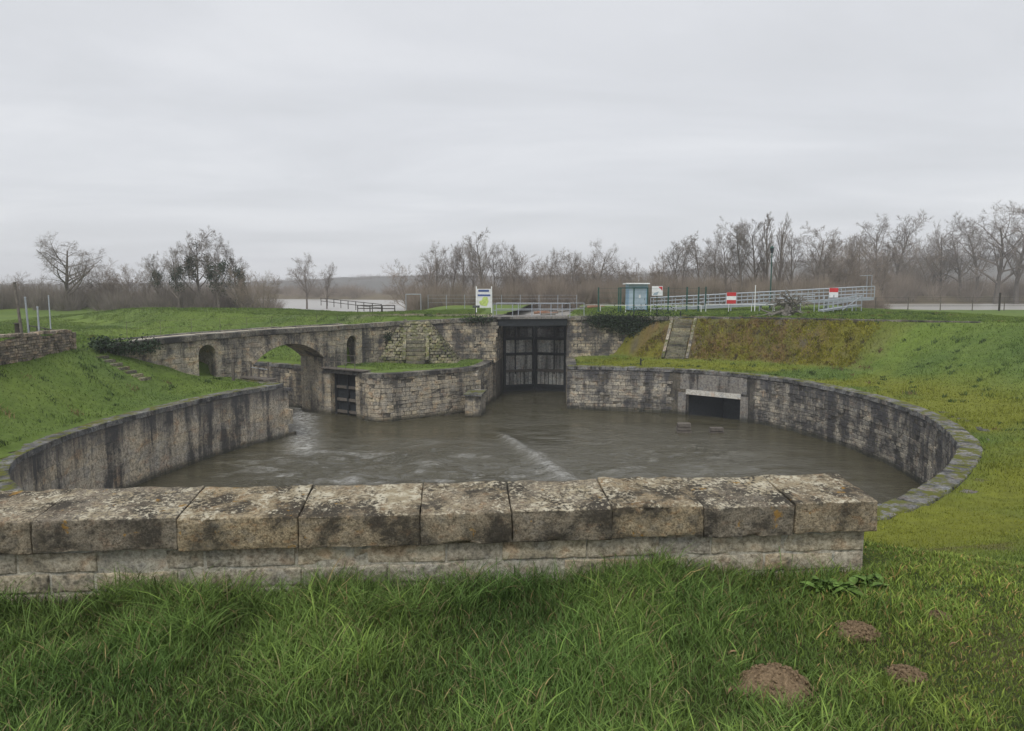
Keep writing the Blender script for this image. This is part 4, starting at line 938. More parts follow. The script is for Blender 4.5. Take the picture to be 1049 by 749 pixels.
# small iron mooring cleats on the right wall edge and along the upper wall
for i, (x, y, z, h, lab) in enumerate(((10.1, 55.4, TZ, .5, 'small rusty iron spike standing on the right terrace edge'), (10.6, 61.9, -.15, .35, 'first small dark post on the ivy wall below the kiosk, from the gate'), (12.6, 61.8, -.15, .35, 'second small dark post on the ivy wall below the kiosk'), (14.6, 61.6, -.15, .35, 'third small dark post on the crest below the kiosk'))):
    m = MB(); m.tube((x, y, z - .1), (x, y, z + h), .07, .05, 8); m.tube((x, y, z + h), (x, y, z + h + .06), .09, .07, 8)
    if i == 0: m.tube((x, y, z + .3), (x + .25, y, z + .5), .035, .03, 6)
    tag(m.build('mooring_post', M_DARKM), lab, 'post')
for x, y, w, lab in ((11.3, 46.0, .95, 'dark square timber stump rising from the water, left of the culvert'), (13.4, 45.8, .95, 'low dark timber stump at the water line before the culvert')):
    r = empty('timber_stump', (x, y, WZ), lab, 'stump')
    for i in range(3):
        m = MB(); m.box((x, y + random.uniform(-.03, .03), WZ - .05 + i * .25 + (0.04 if x < 12 else -.22)), (w - i * .06, .45, .2), random.uniform(-.06, .06)); m.build('baulk', M_WOOD, r)

# ------------------------------------------------------------------ foreground parapet
def rough_block(L, D, H, seed, cuts, slope=0.0, bev=0.03, amp=0.02, chip=0.03, fine=0.0):
    bm = bmesh.new(); bmesh.ops.create_cube(bm, size=1.0)
    for v in bm.verts: v.co = Vector((v.co.x * L, v.co.y * D, v.co.z * H + (slope * (v.co.y + .5) if v.co.z > 0 else 0)))
    bmesh.ops.bevel(bm, geom=bm.edges[:], offset=bev, segments=3, affect='EDGES', profile=0.5)
    for _ in range(cuts):
        es = [e for e in bm.edges if e.calc_length() > 0.045]
        if es: bmesh.ops.subdivide_edges(bm, edges=es, cuts=1, use_grid_fill=True)
    bmesh.ops.triangulate(bm, faces=bm.faces[:]); bm.normal_update(); o = Vector((seed * 3.7, seed * 1.3, seed * 2.1)); new = []
    for v in bm.verts:
        p = v.co + o; n = mnoise.fractal(p * 5.0, 1.0, 2.0, 5) * amp + mnoise.noise(p * 2.0) * amp * .9 + mnoise.fractal(p * 24.0, .9, 2.0, 3) * fine
        ex = (abs(v.co.x) > L / 2 - bev * 1.6) + (abs(v.co.y) > D / 2 - bev * 1.6) + (v.co.z > H / 2 - bev * 2.2 or v.co.z < -H / 2 + bev * 1.6)
        if ex >= 2: n -= max(0, mnoise.noise(p * 7.0) * .8 + .2) * chip * (.35 if abs(v.co.x) > L / 2 - bev * 1.6 else 1)
        new.append(v.co + v.normal * n)
    for v, c in zip(bm.verts, new): v.co = c
    me = bpy.data.meshes.new('block'); bm.to_mesh(me); bm.free(); me.shade_smooth(); return me
def parapet():
    r = empty('stone_parapet', (-.4, 5.4, -.2), 'lichen-spotted limestone parapet wall with thick coping blocks in the foreground', 'wall')
    d = Vector((6.64, .5, 0)).normalized(); n = Vector((-d.y, d.x, 0)); P0 = Vector((-3.72, 5.0, 0)); ang = math.atan2(d.y, d.x)
    js = [-4.6, -3.6, -2.5, -1.4, -0.55, 0.21, 1.24, 2.12, 3.03, 3.73, 4.51, 5.24, 5.97, 6.66]
    for i, (s0, s1) in enumerate(zip(js[:-1], js[1:])):
        cut = 4; me = rough_block(s1 - s0 - .002, .62, .25, i + 1, cut, slope=.075, bev=.011, amp=.005, chip=.028, fine=.004); me.materials.append(M_PCOP)
        o = bpy.data.objects.new('coping_stone', me); COL.objects.link(o); o.parent = r
        c = P0 + d * ((s0 + s1) / 2) + n * .31; o.location = (c.x - r.location.x, c.y - r.location.y, .295 + .2 + random.uniform(-.012, .01)); o.rotation_euler = (random.uniform(-.012, .012), random.uniform(-.008, .008), ang + random.uniform(-.012, .012))
    # body of the wall: mortar core with stones a little proud
    m = MB(); a = P0 + d * -4.6 + n * .085; b = P0 + d * 6.60 + n * .085
    m.hexa([(*p.xy, z) for z in (-.6, .172) for p in (a, b, b + n * .45, a + n * .45)]); m.build('mortar_core', M_MORTAR, r)
    z = -.42; rs = random.Random(9)
    for ci, h in enumerate((.26, .155, .165)):
        s = -4.6 + rs.uniform(0, .2)
        while s < 6.58:
            l = rs.uniform(.28, .75) if ci else rs.uniform(.4, .8); e = min(s + l, 6.6)
            if 6.6 - e < .2: e = 6.6
            if rs.random() < .92:
                me = rough_block(e - s - .016, .16, h - .014, 100 + len(r.children), 3 if e > .0 else 2, bev=.012, amp=.006, chip=.014, fine=.0015); me.materials.append(M_PWALL)
                o = bpy.data.objects.new('wall_stone', me); COL.objects.link(o); o.parent = r; c = P0 + d * ((s + e) / 2) + n * (.15 + rs.uniform(-.004, .012))
                o.location = (c.x - r.location.x, c.y - r.location.y, z + h / 2 + .2); o.rotation_euler = (0, rs.uniform(-.01, .01), ang + rs.uniform(-.02, .02))
            s = e
        z += h
    # end face stones
    for k, zc in enumerate((-.3, -.09, .08)):
        me = rough_block(.2, .42, .17, 300 + k, 3, bev=.02, amp=.01); me.materials.append(M_PWALL); o = bpy.data.objects.new('end_stone', me); COL.objects.link(o); o.parent = r
        c = P0 + d * 6.52 + n * .34; o.location = (c.x - r.location.x, c.y - r.location.y, zc + .2); o.rotation_euler = (0, 0, ang)
parapet()

# ------------------------------------------------------------------ molehills, weeds, leaves
def molehill(x, y, w, h, seed, label):
    z = gz(x, y); r = empty('molehill', (x, y, z), label, 'molehill'); N = 44; V = []; F = []
    for j in range(15):
        t = j / 14
        for i in range(N):
            a = 2 * math.pi * i / N; p = Vector((math.cos(a), math.sin(a), 0)); rr = w / 2 * t * (1 + .22 * mnoise.noise(p * 1.4 + Vector((seed * 5, 0, 0))))
            zz_ = h * (1 - t ** 1.8) + mnoise.fractal(Vector((p.x * rr * 22, p.y * rr * 22, seed * 3.0)), .8, 2.0, 4) * .014 - .03 * (t > .97)
            V.append((x + p.x * rr, y + p.y * rr * .85, z + zz_))
    for j in range(14):
        for i in range(N): F.append((j * N + i, (j + 1) * N + i, (j + 1) * N + (i + 1) % N, j * N + (i + 1) % N))
    MB().add(V, F).build('earth_mound', M_EARTH, r, True)
    Ms = []; rs = random.Random(seed)
    for _ in range(int(700 * w)):
        a = rs.uniform(0, 6.283); t = rs.random() ** .5 * 1.18; px, py = x + math.cos(a) * w / 2 * t, y + math.sin(a) * w / 2 * t * .85; s = rs.uniform(.006, .022)
        zz_ = z + h * max(0, 1 - t ** 1.8) + .006; Ms.append(Matrix.Translation((px, py, zz_)) @ Matrix.Rotation(rs.uniform(0, 6), 4, Vector((rs.random(), rs.random(), 1))) @ Matrix.Diagonal((s, s * .8, s * .7, 1)))
    join_stones('earth_crumbs', r, M_EARTH, Ms)
molehill(1.5, 3.83, .44, .13, 1, 'largest molehill of loose brown earth in the foreground grass')
molehill(2.3, 4.52, .26, .06, 2, 'medium brown molehill just right of the parapet end')
molehill(2.33, 3.98, .2, .03, 3, 'small flattened patch of bare earth right of the largest molehill')
molehill(2.97, 4.75, .16, .025, 4, 'tiny pale earth patch farthest right in the foreground grass')
def weed(x0, y0, n, L, seed, label):
    x, y = x0, y0; z = gz(x, y); r = empty('dock_weed', (x, y, z), label, 'weed'); rs = random.Random(seed)
    for i in range(n):
        x = x0 + rs.gauss(0, .07); y = y0 + rs.gauss(0, .05); a = rs.uniform(0, 6.283); l = L * rs.uniform(.5, 1.1); el_ = rs.uniform(.3, 1.0); V = []; F = []
        for j in range(7):
            t = j / 6; w = l * .2 * math.sin(math.pi * min(1, t * .9 + .08)) ** .8; h = l * (math.sin(el_) * t - .75 * t * t * .6); q = l * math.cos(el_) * t
            c = Vector((x + math.cos(a) * q, y + math.sin(a) * q, z + .02 + max(h, -.0))); sd_ = Vector((-math.sin(a), math.cos(a), 0)) * w
            V += [c - sd_ + Vector((0, 0, .015)), c, c + sd_ + Vector((0, 0, .015))]
        for j in range(6):
            for k in (0, 1): b = j * 3 + k; F.append((b, b + 1, b + 4, b + 3))
        MB().add(V, F).build('leaf', M_WEED, r, True)
weed(2.42, 5.14, 46, .15, 4, 'bright broad-leaved dock plant at the foot of the parapet end')
weed(2.72, 5.28, 22, .13, 5, 'smaller broad-leaved weed beside the dock at the parapet corner')
for i in range(9):
    x, y = RNG.uniform(.4, 4.2), RNG.uniform(3.5, 5.0); z = gz(x, y) + .03; a = RNG.uniform(0, 6.28); l = RNG.uniform(.03, .05); m = MB(); V = []
    for t in (0, .3, .7, 1):
        w = l * .28 * math.sin(math.pi * (t * .86 + .07)); zz_ = z + .02 * math.sin(math.pi * t)
        for s in (-1, 0, 1): V.append((x + math.cos(a) * (t - .5) * l * 1.6 - math.sin(a) * w * s, y + math.sin(a) * (t - .5) * l * 1.6 + math.cos(a) * w * s, zz_ + .008 * abs(s)))
    m.add(V, [(j * 3 + k, j * 3 + k + 1, j * 3 + k + 4, j * 3 + k + 3) for j in range(3) for k in (0, 1)])
    tag(m.build('dead_leaf', M_LEAFD), 'curled brown dead leaf lying in the foreground grass', 'leaf', 'dead leaves in the grass')

# ------------------------------------------------------------------ grass
def blades(name, x, y, hgt, wid, colr, segs, label=None, lean=.5):
    n = len(x); z = height(x, y) - .01; a = RNG.uniform(0, 2 * np.pi, n); la = RNG.uniform(0, 2 * np.pi, n); ln = RNG.uniform(.1, 1.0, n) * lean * hgt
    dx, dy = np.cos(a) * wid / 2, np.sin(a) * wid / 2; lx, ly = np.cos(la) * ln, np.sin(la) * ln
    rows = []; cols = []; base = np.stack([x, y, z], -1)
    for j in range(segs):
        t = j / segs; w = 1 - t * .55; off = np.stack([lx * t * t, ly * t * t, hgt * (t - .25 * t * t * lean)], -1)
        side = np.stack([dx * w, dy * w, np.zeros(n)], -1); rows += [base + off - side, base + off + side]; cols += [t, t]
    rows.append(base + np.stack([lx, ly, hgt * (1 - .25 * lean)], -1)); cols.append(1.0)
    V = np.stack(rows, 1).reshape(-1, 3); K = 2 * segs + 1; T = []
    for j in range(segs - 1): b = 2 * j; T += [(b, b + 1, b + 3), (b, b + 3, b + 2)]
    T.append((2 * segs - 2, 2 * segs - 1, 2 * segs)); T = np.array(T)
    tri = (np.arange(n)[:, None, None] * K + T[None]).reshape(-1, 3)
    C = np.repeat(colr[:, None, :], K, 1).reshape(-1, 3)
    o = np_mesh(name, V, tri, M_GRASS, False, {'Col': np.concatenate([C, np.ones((len(C), 1))], -1)})
    return tag(o, label, 'grass', kind='stuff')
def keep_off(x, y):
    """true where grass may grow"""
    ok = ~inside(x, y, grow_poly(BASIN, .75)) & ~inside(x, y, POUND)
    s = (x + 3.72) * .9972 + (y - 5.0) * .0751; q = -(x + 3.72) * .0751 + (y - 5.0) * .9972
    ok &= ~((s < 6.66) & (s > -5) & (q > .05) & (q < .6))
    for mx, my, w in ((1.5, 3.83, .2), (2.3, 4.52, .115), (2.33, 3.98, .085), (2.97, 4.75, .07)): ok &= ((x - mx) ** 2 + ((y - my) / .85) ** 2 > w * w)
    return ok
def grass_cols(n, x, y, dry=.06):
    v = RNG.uniform(.75, 1.25, n)[:, None]; k = fbm(x, y, .8, 70)[:, None]; c = np.array([[.062, .126, .03]]) * (1 - k) + np.array([[.15, .23, .052]]) * k
    c = c * v; d = RNG.random(n) < dry; c[d] = np.array([.26, .22, .11]) * RNG.uniform(.6, 1.1, (d.sum(), 1)); return c
def scatter(n, x0, x1, y0, y1): return RNG.uniform(x0, x1, n), RNG.uniform(y0, y1, n)
# foreground lawn
xa, ya = scatter(238000, -4.9, 5.2, 2.9, 6.6); k = (np.abs(xa) < ya * .76 + .2) & ((ya < 5.75) | (xa > 2.0)); xa, ya = xa[k], ya[k]
xb, yb = scatter(260000, 2, 16, 6.4, 19.5); k = (np.abs(xb) < yb * .76 + .2) & (RNG.random(len(xb)) < np.clip((21 - yb) / 14, .1, 1) * np.clip(7.5 / yb, .4, 1)); x, y = np.concatenate([xa, xb[k]]), np.concatenate([ya, yb[k]])
k = keep_off(x, y); x, y = x[k], y[k]
s = (x + 3.72) * .9972 + (y - 5.0) * .0751; q = -(x + 3.72) * .0751 + (y - 5.0) * .9972
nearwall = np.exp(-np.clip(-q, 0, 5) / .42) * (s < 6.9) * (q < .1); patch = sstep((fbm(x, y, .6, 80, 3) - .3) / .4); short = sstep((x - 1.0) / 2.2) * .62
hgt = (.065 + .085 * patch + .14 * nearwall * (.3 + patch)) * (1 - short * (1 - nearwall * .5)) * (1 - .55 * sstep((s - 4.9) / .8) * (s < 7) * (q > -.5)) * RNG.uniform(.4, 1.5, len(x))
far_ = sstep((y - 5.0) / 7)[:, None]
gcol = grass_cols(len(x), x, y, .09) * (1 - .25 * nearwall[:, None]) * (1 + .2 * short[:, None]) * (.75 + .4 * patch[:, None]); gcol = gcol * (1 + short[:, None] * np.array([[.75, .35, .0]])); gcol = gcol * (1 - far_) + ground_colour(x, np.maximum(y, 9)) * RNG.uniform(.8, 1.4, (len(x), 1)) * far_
big_ = RNG.random(len(x)) < .07; gcol[big_] *= np.array([1.35, 1.25, 1.1]); hgt = hgt * np.where(big_, 1.25, 1)
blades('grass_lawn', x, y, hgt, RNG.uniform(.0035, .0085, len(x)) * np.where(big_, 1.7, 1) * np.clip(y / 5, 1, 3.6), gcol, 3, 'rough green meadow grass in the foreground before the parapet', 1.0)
# long tussocks arching at the wall foot
tx = []; ty = []
for i in range(120):
    s0 = RNG.uniform(-1.5, 6.75); q0 = -abs(RNG.normal(0, .28)) - .03; n_ = int(RNG.uniform(25, 70)); X0 = -3.72 + s0 * .9972 - q0 * .0751; Y0 = 5.0 + s0 * .0751 + q0 * .9972
    tx.append(RNG.normal(X0, .05, n_)); ty.append(RNG.normal(Y0, .04, n_))
x, y = np.concatenate(tx), np.concatenate(ty); k = keep_off(x, y) & ((x < 1.3) | (RNG.random(len(x)) < .25)); x, y = x[k], y[k]
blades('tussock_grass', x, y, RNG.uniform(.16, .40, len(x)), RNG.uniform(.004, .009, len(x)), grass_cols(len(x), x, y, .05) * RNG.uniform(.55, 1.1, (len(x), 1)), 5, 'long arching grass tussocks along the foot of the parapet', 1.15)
# slope beyond, right and around
x, y = scatter(230000, -4, 24, 6.2, 33); k = keep_off(x, y) & (x > .5 * y - 3.5) & (x < .78 * y + 1) & (x > 3) & (RNG.random(len(x)) < np.clip(9 / y, .15, 1)); x, y = x[k], y[k]
gcc = ground_colour(x, y) * RNG.uniform(.8, 1.35, (len(x), 1)); hh = .05 + .05 * fbm(x, y, 1.5, 90)
blades('bank_grass', x, y, hh * RNG.uniform(.5, 1.4, len(x)), .006 + .0005 * y, gcc, 2, 'short grass on the slope falling from the parapet to the right coping', .7)
x, y = scatter(560000, -52, 40, 20, 84); k = keep_off(x, y) & (np.abs(x) < .74 * y + 1) & ((np.hypot(x - CX, y - CY) > 18)) & ~((x > -3) & (x < 6) & (y > 58)); x, y = x[k], y[k]
kq = (x - B0.x) * BP.x + (y - B0.y) * BP.y; kb_ = (x - B0.x) * BT.x + (y - B0.y) * BT.y
k = ~((kq > -.1) & (kq < BW + .1) & (kb_ > -6) & (kb_ < 13.7)) & ~((kb_ > 9.2) & (kb_ < 11.4) & (kq < 0) & (kq > -3.9)) & ~((x > -10.9) & (x < -4.3) & (y > 56) & (y < 60)); x, y = x[k], y[k]
gcc = ground_colour(x, y) * RNG.uniform(.75, 1.4, (len(x), 1)); clump = fbm(x, y, 1.1, 92)
blades('bank_grass', x, y, (.05 + .24 * clump ** 2) * RNG.uniform(.5, 1.4, len(x)), .025 + .0006 * y, gcc * (.65 + .6 * clump[:, None]), 1, 'tufted grass covering the banks and terraces around the basin', .8)

# coarse tussocks and dead stalks on the banks
tx = []; ty = []; th_ = []; tcn = []
for i in range(2600):
    X0, Y0 = RNG.uniform(-34, 38), RNG.uniform(16, 66); rr_ = math.hypot(X0 - CX, Y0 - CY)
    if rr_ < 20.5 or abs(X0) > .74 * Y0 + 1: continue
    thd = math.degrees(math.atan2(X0 - CX, Y0 - CY)); rv = 14 < thd < 64 and 24 < rr_ < 29
    if not rv and RNG.random() < .35: continue
    if thd > 100 and Y0 < 26: continue
    if RNG.random() < .3 and thd > 64: continue
    n_ = int(RNG.uniform(14, 34)); sp_ = RNG.uniform(.07, .22); tx.append(RNG.normal(X0, sp_, n_)); ty.append(RNG.normal(Y0, sp_, n_)); th_.append(np.full(n_, RNG.uniform(.12, .32)))
    base_ = np.array([.15, .11, .05]) if (rv and RNG.random() < .6) or RNG.random() < .07 else (np.array([.145, .14, .02]) if rv else np.array([.05, .085, .022]))
    tcn.append(np.tile(base_ * RNG.uniform(.7, 1.3), (n_, 1)))
for i in range(1500):   # dead bracken-like growth and moss cushions on the stone-pitched bank
    td = RNG.uniform(19, 60); r1_, r2_ = np.interp(td, TAB[:, 0], TAB[:, 1]), np.interp(td, TAB[:, 0], TAB[:, 3]); rr_ = RNG.uniform(r1_ + .1, r2_ - .2)
    X0, Y0 = CX + rr_ * math.sin(R(td)), CY + rr_ * math.cos(R(td))
    if abs((X0 - 13.2) * 3.0 - (Y0 - 57.3) * 1.4) / 3.31 < 1.25: continue
    n_ = int(RNG.uniform(10, 26)); sp_ = RNG.uniform(.06, .2); tx.append(RNG.normal(X0, sp_, n_)); ty.append(RNG.normal(Y0, sp_, n_)); th_.append(np.full(n_, RNG.uniform(.08, .26)))
    pk = RNG.random() + .5 * (td < 24) + .4 * (td > 50); base_ = np.array([.17, .105, .04]) if pk < .34 else (np.array([.075, .06, .035]) if pk < .5 else np.array([.20, .19, .016]))
    tcn.append(np.tile(base_ * RNG.uniform(.7, 1.3), (n_, 1)))
x, y, hh, cc_ = np.concatenate(tx), np.concatenate(ty), np.concatenate(th_), np.concatenate(tcn); k = keep_off(x, y)
kq = (x - B0.x) * BP.x + (y - B0.y) * BP.y; k &= ~((kq > -.4) & (kq < BW + .3) & (x < -9)) & ~((x > -11.2) & (x < -1) & (y > 55.5) & (y < 61)) & ~((x > 4.3) & (x < 14.5) & (y > 60)); x, y, hh, cc_ = x[k], y[k], hh[k], cc_[k]
blades('bank_tussocks', x, y, hh * RNG.uniform(.5, 1.3, len(x)), .016 + .0006 * y, cc_ * RNG.uniform(.75, 1.3, (len(x), 1)), 2, 'coarse green and straw-coloured tussocks scattered over the banks', 1.1)

# ------------------------------------------------------------------ ivy and moss growth on the walls
def leafclump(name, label, pts, n, size, m, cat, parentloc):
    r = empty(name, parentloc, label, cat); V = []; F = []; rs = random.Random(len(label))
    for _ in range(n):
        c = rs.choice(pts); p = Vector((rs.gauss(c[0], c[3]), rs.gauss(c[1], c[4]), rs.gauss(c[2], c[5]))); s = rs.uniform(.6, 1.3) * size
        a = Vector((rs.uniform(-1, 1), rs.uniform(-1, 1), rs.uniform(-1, 1))).normalized(); b = a.orthogonal().normalized(); d = a.cross(b); i = len(V)
        V += [p - b * s * .5, p + d * s * .4, p + b * s * .6, p - d * s * .4]; F.append((i, i + 1, i + 2, i + 3))
    MB().add(V, F).build('foliage', m, r, kind='stuff')
    m2 = MB()
    for c in pts[:6]: m2.tube((c[0], c[1], c[2] - .5), (c[0] + .1, c[1], c[2] + .3), .03, .015, 5)
    m2.build('stem', M_DWOOD, r)
leafclump('ivy', 'dark ivy hanging over the upper wall right of the gate', [(7.5 + i * .75, 61.3 - .06 * i, -.45 - .1 * i, .5, .1, .3 + .06 * i) for i in range(9)], 7500, .13, M_IVY, 'ivy', (10, 61.2, -.5))
leafclump('ivy', 'small dark ivy tuft on the coping just left of the gate', [(-3.6 + i * .5, 59.55, -.35, .3, .15, .13) for i in range(4)], 700, .12, M_IVY, 'ivy', (-3, 59.5, -.5))
leafclump('ivy', 'dark ivy mat draped over the left end of the bridge coping', [(*bk(-5.8 + i * .5, -.1 - .03 * i), -1.15, .35, .25, .22) for i in range(5)] + [(-22.9 - .1 * i, 39.3 + .4 * i, -.95, .3, .3, .18) for i in range(4)], 2600, .12, M_IVY, 'ivy', (-22.5, 40, -1))
leafclump('hanging_plant', 'dark growth hanging on the upper wall beside the stone steps', [(-10.3 + .3 * i, 57.9 + .25 * i, -1.8 - .1 * i, .25, .12, .3) for i in range(3)], 500, .12, M_IVY, 'ivy', (-10, 58, -2))

# ------------------------------------------------------------------ bare winter trees
def tree_mesh(kind, seed):
    rs = random.Random(seed); tr = MB(); cr = MB(); tips = []
    def grow(p, d, L, rad, lv, mb, cfg):
        n = 4 if lv < 2 else 2; up = cfg['up'][min(lv, 4)]
        nch = cfg['n'][min(lv, 4)] if lv < cfg['max'] else 0; start = cfg['start'] if lv == 0 else .25
        marks = sorted(start + (1 - start) * (i + rs.random()) / max(nch, 1) for i in range(nch)); mi = 0
        for i in range(n):
            q = p + d * (L / n); r0 = rad * (1 - .75 * i / n); r1 = rad * (1 - .75 * (i + 1) / n)
            mb.tube(p, q, max(r0, cfg['rmin']), max(r1, cfg['rmin'] * .8), 6 if lv == 0 else (4 if lv == 1 else 3), False)
            while mi < len(marks) and marks[mi] <= (i + 1) / n:
                f = marks[mi]; mi += 1; sp = p.lerp(q, (f * n - i) if f * n - i > 0 else 0); ang = rs.uniform(*cfg['ang']); ax = d.orthogonal().normalized(); ax.rotate(Matrix.Rotation(rs.uniform(0, 6.283), 3, d))
                nd_ = (d * math.cos(ang) + ax * math.sin(ang)).normalized(); Lc = L * rs.uniform(*cfg['len'][min(lv, 3)]) * (1 - cfg['taper'] * f if lv == 0 else 1 - .4 * f)
                grow(sp, nd_, Lc, max(rad * (1 - .75 * f) * .6, cfg['rmin']), lv + 1, cr, cfg)
            p = q; d = (d + Vector((rs.uniform(-1, 1), rs.uniform(-1, 1), rs.uniform(-1, 1))) * cfg['wob'] + Vector((0, 0, up))).normalized()
        tips.append(p)
        if lv >= 3:
            for _ in range(2):
                e = p + (d + Vector((rs.uniform(-1, 1), rs.uniform(-1, 1), rs.uniform(-.6, 1))) * .7).normalized() * L * rs.uniform(.8, 1.6); sd2 = Vector((rs.uniform(-1, 1), rs.uniform(-1, 1), rs.uniform(-1, 1))).normalized() * cfg['rmin'] * .38
                cr.add([p - sd2, p + sd2, e], [(0, 1, 2)])
    CF = {'ash': dict(n=[14, 8, 6, 5, 0], max=4, start=.24, up=[.1, .12, .05, 0, 0], ang=(.5, .95), len=[(.42, .62), (.4, .65), (.4, .65), (.45, .7)], taper=.5, wob=.13, rmin=.0008),
          'oak': dict(n=[15, 8, 6, 4, 0], max=4, start=.2, up=[.05, .06, .03, 0, 0], ang=(.7, 1.25), len=[(.55, .8), (.4, .62), (.4, .62), (.4, .65)], taper=.45, wob=.2, rmin=.0009),
          'poplar': dict(n=[26, 5, 4, 3, 0], max=4, start=.12, up=[.1, .35, .2, .1, 0], ang=(.3, .55), len=[(.28, .42), (.4, .6), (.4, .6), (.4, .6)], taper=.45, wob=.08, rmin=.0008),
          'bush': dict(n=[9, 6, 5, 3, 0], max=4, start=.1, up=[.1, .12, .06, 0, 0], ang=(.35, .9), len=[(.5, .75), (.4, .65), (.4, .65), (.4, .6)], taper=.35, wob=.18, rmin=.0011)}
    cfg = CF['ash' if kind == 'ivy' else kind]
    if kind == 'bush':
        for i in range(5): a = rs.uniform(0, 6.28); grow(Vector((math.cos(a) * .05, math.sin(a) * .05, -.03)), Vector((math.cos(a) * .4, math.sin(a) * .4, 1)).normalized(), rs.uniform(.55, .85), .012, 0, tr, cfg)
    else: grow(Vector((0, 0, -.03)), Vector((rs.uniform(-.05, .05), rs.uniform(-.05, .05), 1)).normalized(), .86, .021 if kind != 'oak' else .03, 0, tr, cfg)
    H = max(p.z for p in tips); s = 1 / H
    for mb in (tr, cr): mb.v = [(x * s, y * s, z * s) for x, y, z in mb.v]
    iv = None
    if kind == 'ivy':
        iv = MB()
        anc = [Vector(v) for v in cr.v if v[2] < .62 and math.hypot(v[0], v[1]) < .13] + [Vector(v) for v in tr.v] * 6
        cl_ = [rs.choice(anc) for _ in range(70)]
        for _ in range(1300):
            c = rs.choice(cl_); w = .016 + .016 * (1 - c.z); p = Vector((rs.gauss(c.x, w), rs.gauss(c.y, w), max(0, rs.gauss(c.z, w * 1.4)))); a = Vector((rs.uniform(-1, 1), rs.uniform(-1, 1), rs.uniform(-1, 1))).normalized(); b = a.orthogonal().normalized(); d = a.cross(b); q = .009
            iv.add([p - b * q, p + d * q, p + b * q, p - d * q], [(0, 1, 2, 3)])
    def me(mb, nm, m):
        k = bpy.data.meshes.new(nm); k.from_pydata(mb.v, [], mb.f); k.materials.append(m); k.update(); return k
    return me(tr, 'trunk', M_BARK if kind != 'bush' else M_BARKL), me(cr, 'crown', M_TWIG if kind != 'bush' else M_TWIGB), (me(iv, 'ivy', M_IVY) if iv else None)
PROT = {}
for kd, ns in (('ash', 4), ('oak', 2), ('poplar', 2), ('bush', 3), ('ivy', 2)): PROT[kd] = [tree_mesh(kd, 100 + 7 * i + len(kd) * 31) for i in range(ns)]
TREES = [(-57.4,92,9.4,'oak',1.15),(-67.5,96,4.3,'bush',1),(-66.0,98,4.7,'bush',1),(-54.6,94,5.1,'bush',1),(-54.2,98,6.6,'bush',1.2),(-50.3,96,6.2,'bush',1.1),(-45.7,92,7.1,'ivy',0.8),(-42.0,90,8.2,'ivy',0.8),(-41.2,94,10.6,'ivy',0.9),(-37.1,90,9.3,'ivy',0.85),(-35.6,92,8.3,'ivy',0.8),(-32.7,88,5.0,'bush',1),(-30.0,86,4.5,'bush',0.9),(-34.0,118,8.3,'ash',1.0),(-31.2,120,7.0,'ash',0.8),(-16.1,115,7.2,'bush',1.2),(-13.9,118,8.3,'ash',0.9),(-11.7,112,9.8,'ash',0.8),(-9.7,116,10.4,'ash',0.75),(-8.3,120,10.0,'ash',0.8),(-4.6,108,11.4,'ash',0.95),(-2.6,116,9.8,'ash',0.7),(-0.1,112,10.0,'ash',0.8),(1.8,118,8.3,'bush',1),(4.4,122,8.2,'bush',1.1),(8.0,118,9.2,'bush',1.2),(11.1,124,8.6,'bush',1),(14.0,116,10.4,'oak',0.85),(17.2,120,7.4,'bush',1),(24.3,118,8.6,'bush',0.8),(25.7,114,10.6,'ash',0.9),(28.2,118,10.5,'ash',0.8),(29.2,112,11.2,'ash',0.95),(32.8,116,11.6,'ash',0.8),(33.6,112,11.9,'ash',0.85),(35.3,110,13.4,'ash',0.95),(38.1,112,13.7,'ash',0.95),(39.2,110,14.0,'poplar',0.9),(41.9,112,14.0,'poplar',1),(46.2,118,12.1,'ash',0.8),(49.5,116,13.3,'ash',1.05),(55.4,122,11.1,'bush',0.8),(58.0,124,11.6,'ash',0.7),(62.5,126,10.5,'bush',1.0),(66.5,128,11.5,'ash',0.8),(74.0,160,13.0,'bush',1.3),(80.0,165,16.0,'ash',1.0),(100.5,172,16.0,'bush',1.2),(21.0,120,7.5,'bush',1.1),(-6.5,114,9.0,'ash',0.8),(6.0,114,9.0,'ash',0.8),(9.8,112,8.5,'ash',0.8),(52.5,120,11.0,'ash',0.9),(87.7,172.5,20.3,'ash',1.1),(95.6,178,22.0,'ash',1.1),(106,190,14.4,'bush',1.1),(103.7,172.5,18.9,'oak',0.75),(106.7,170,18.7,'oak',0.8),(109.4,168,20.6,'ash',1.2),(110.6,163,22.3,'oak',0.95),(113.9,161,22.5,'ash',1.2)]
KN = {'oak': 'spreading_tree', 'ash': 'bare_tree', 'poplar': 'poplar_tree', 'bush': 'bare_thorn_tree', 'ivy': 'ivy_clad_tree'}
KD = {'oak': 'broad spreading bare tree', 'ash': 'tall slender bare tree', 'poplar': 'narrow upright bare poplar', 'bush': 'low twiggy many-stemmed bare tree', 'ivy': 'ivy-clad bare tree'}
ORD = ['first', 'second', 'third', 'fourth', 'fifth', 'sixth', 'seventh', 'eighth', 'ninth', 'tenth', 'eleventh', 'twelfth', 'thirteenth', 'fourteenth', 'fifteenth', 'sixteenth', 'seventeenth', 'eighteenth']
def zone(x, y):
    u = x / y
    if u < -.33: return 'behind the green mound', 'trees behind the left mound'
    if u < -.2: return 'standing by the pale river', 'trees by the river'
    if u < .17: return 'in the wood behind the gate', 'trees in the wood behind the gate'
    if u < .5: return 'in the row behind the gangway', 'trees in the row behind the gangway'
    return 'behind the right wire fence', 'trees on the right far bank'
SPECIAL = {0: 'broad crowned bare oak standing alone above the left hedge'}
cnt = {}
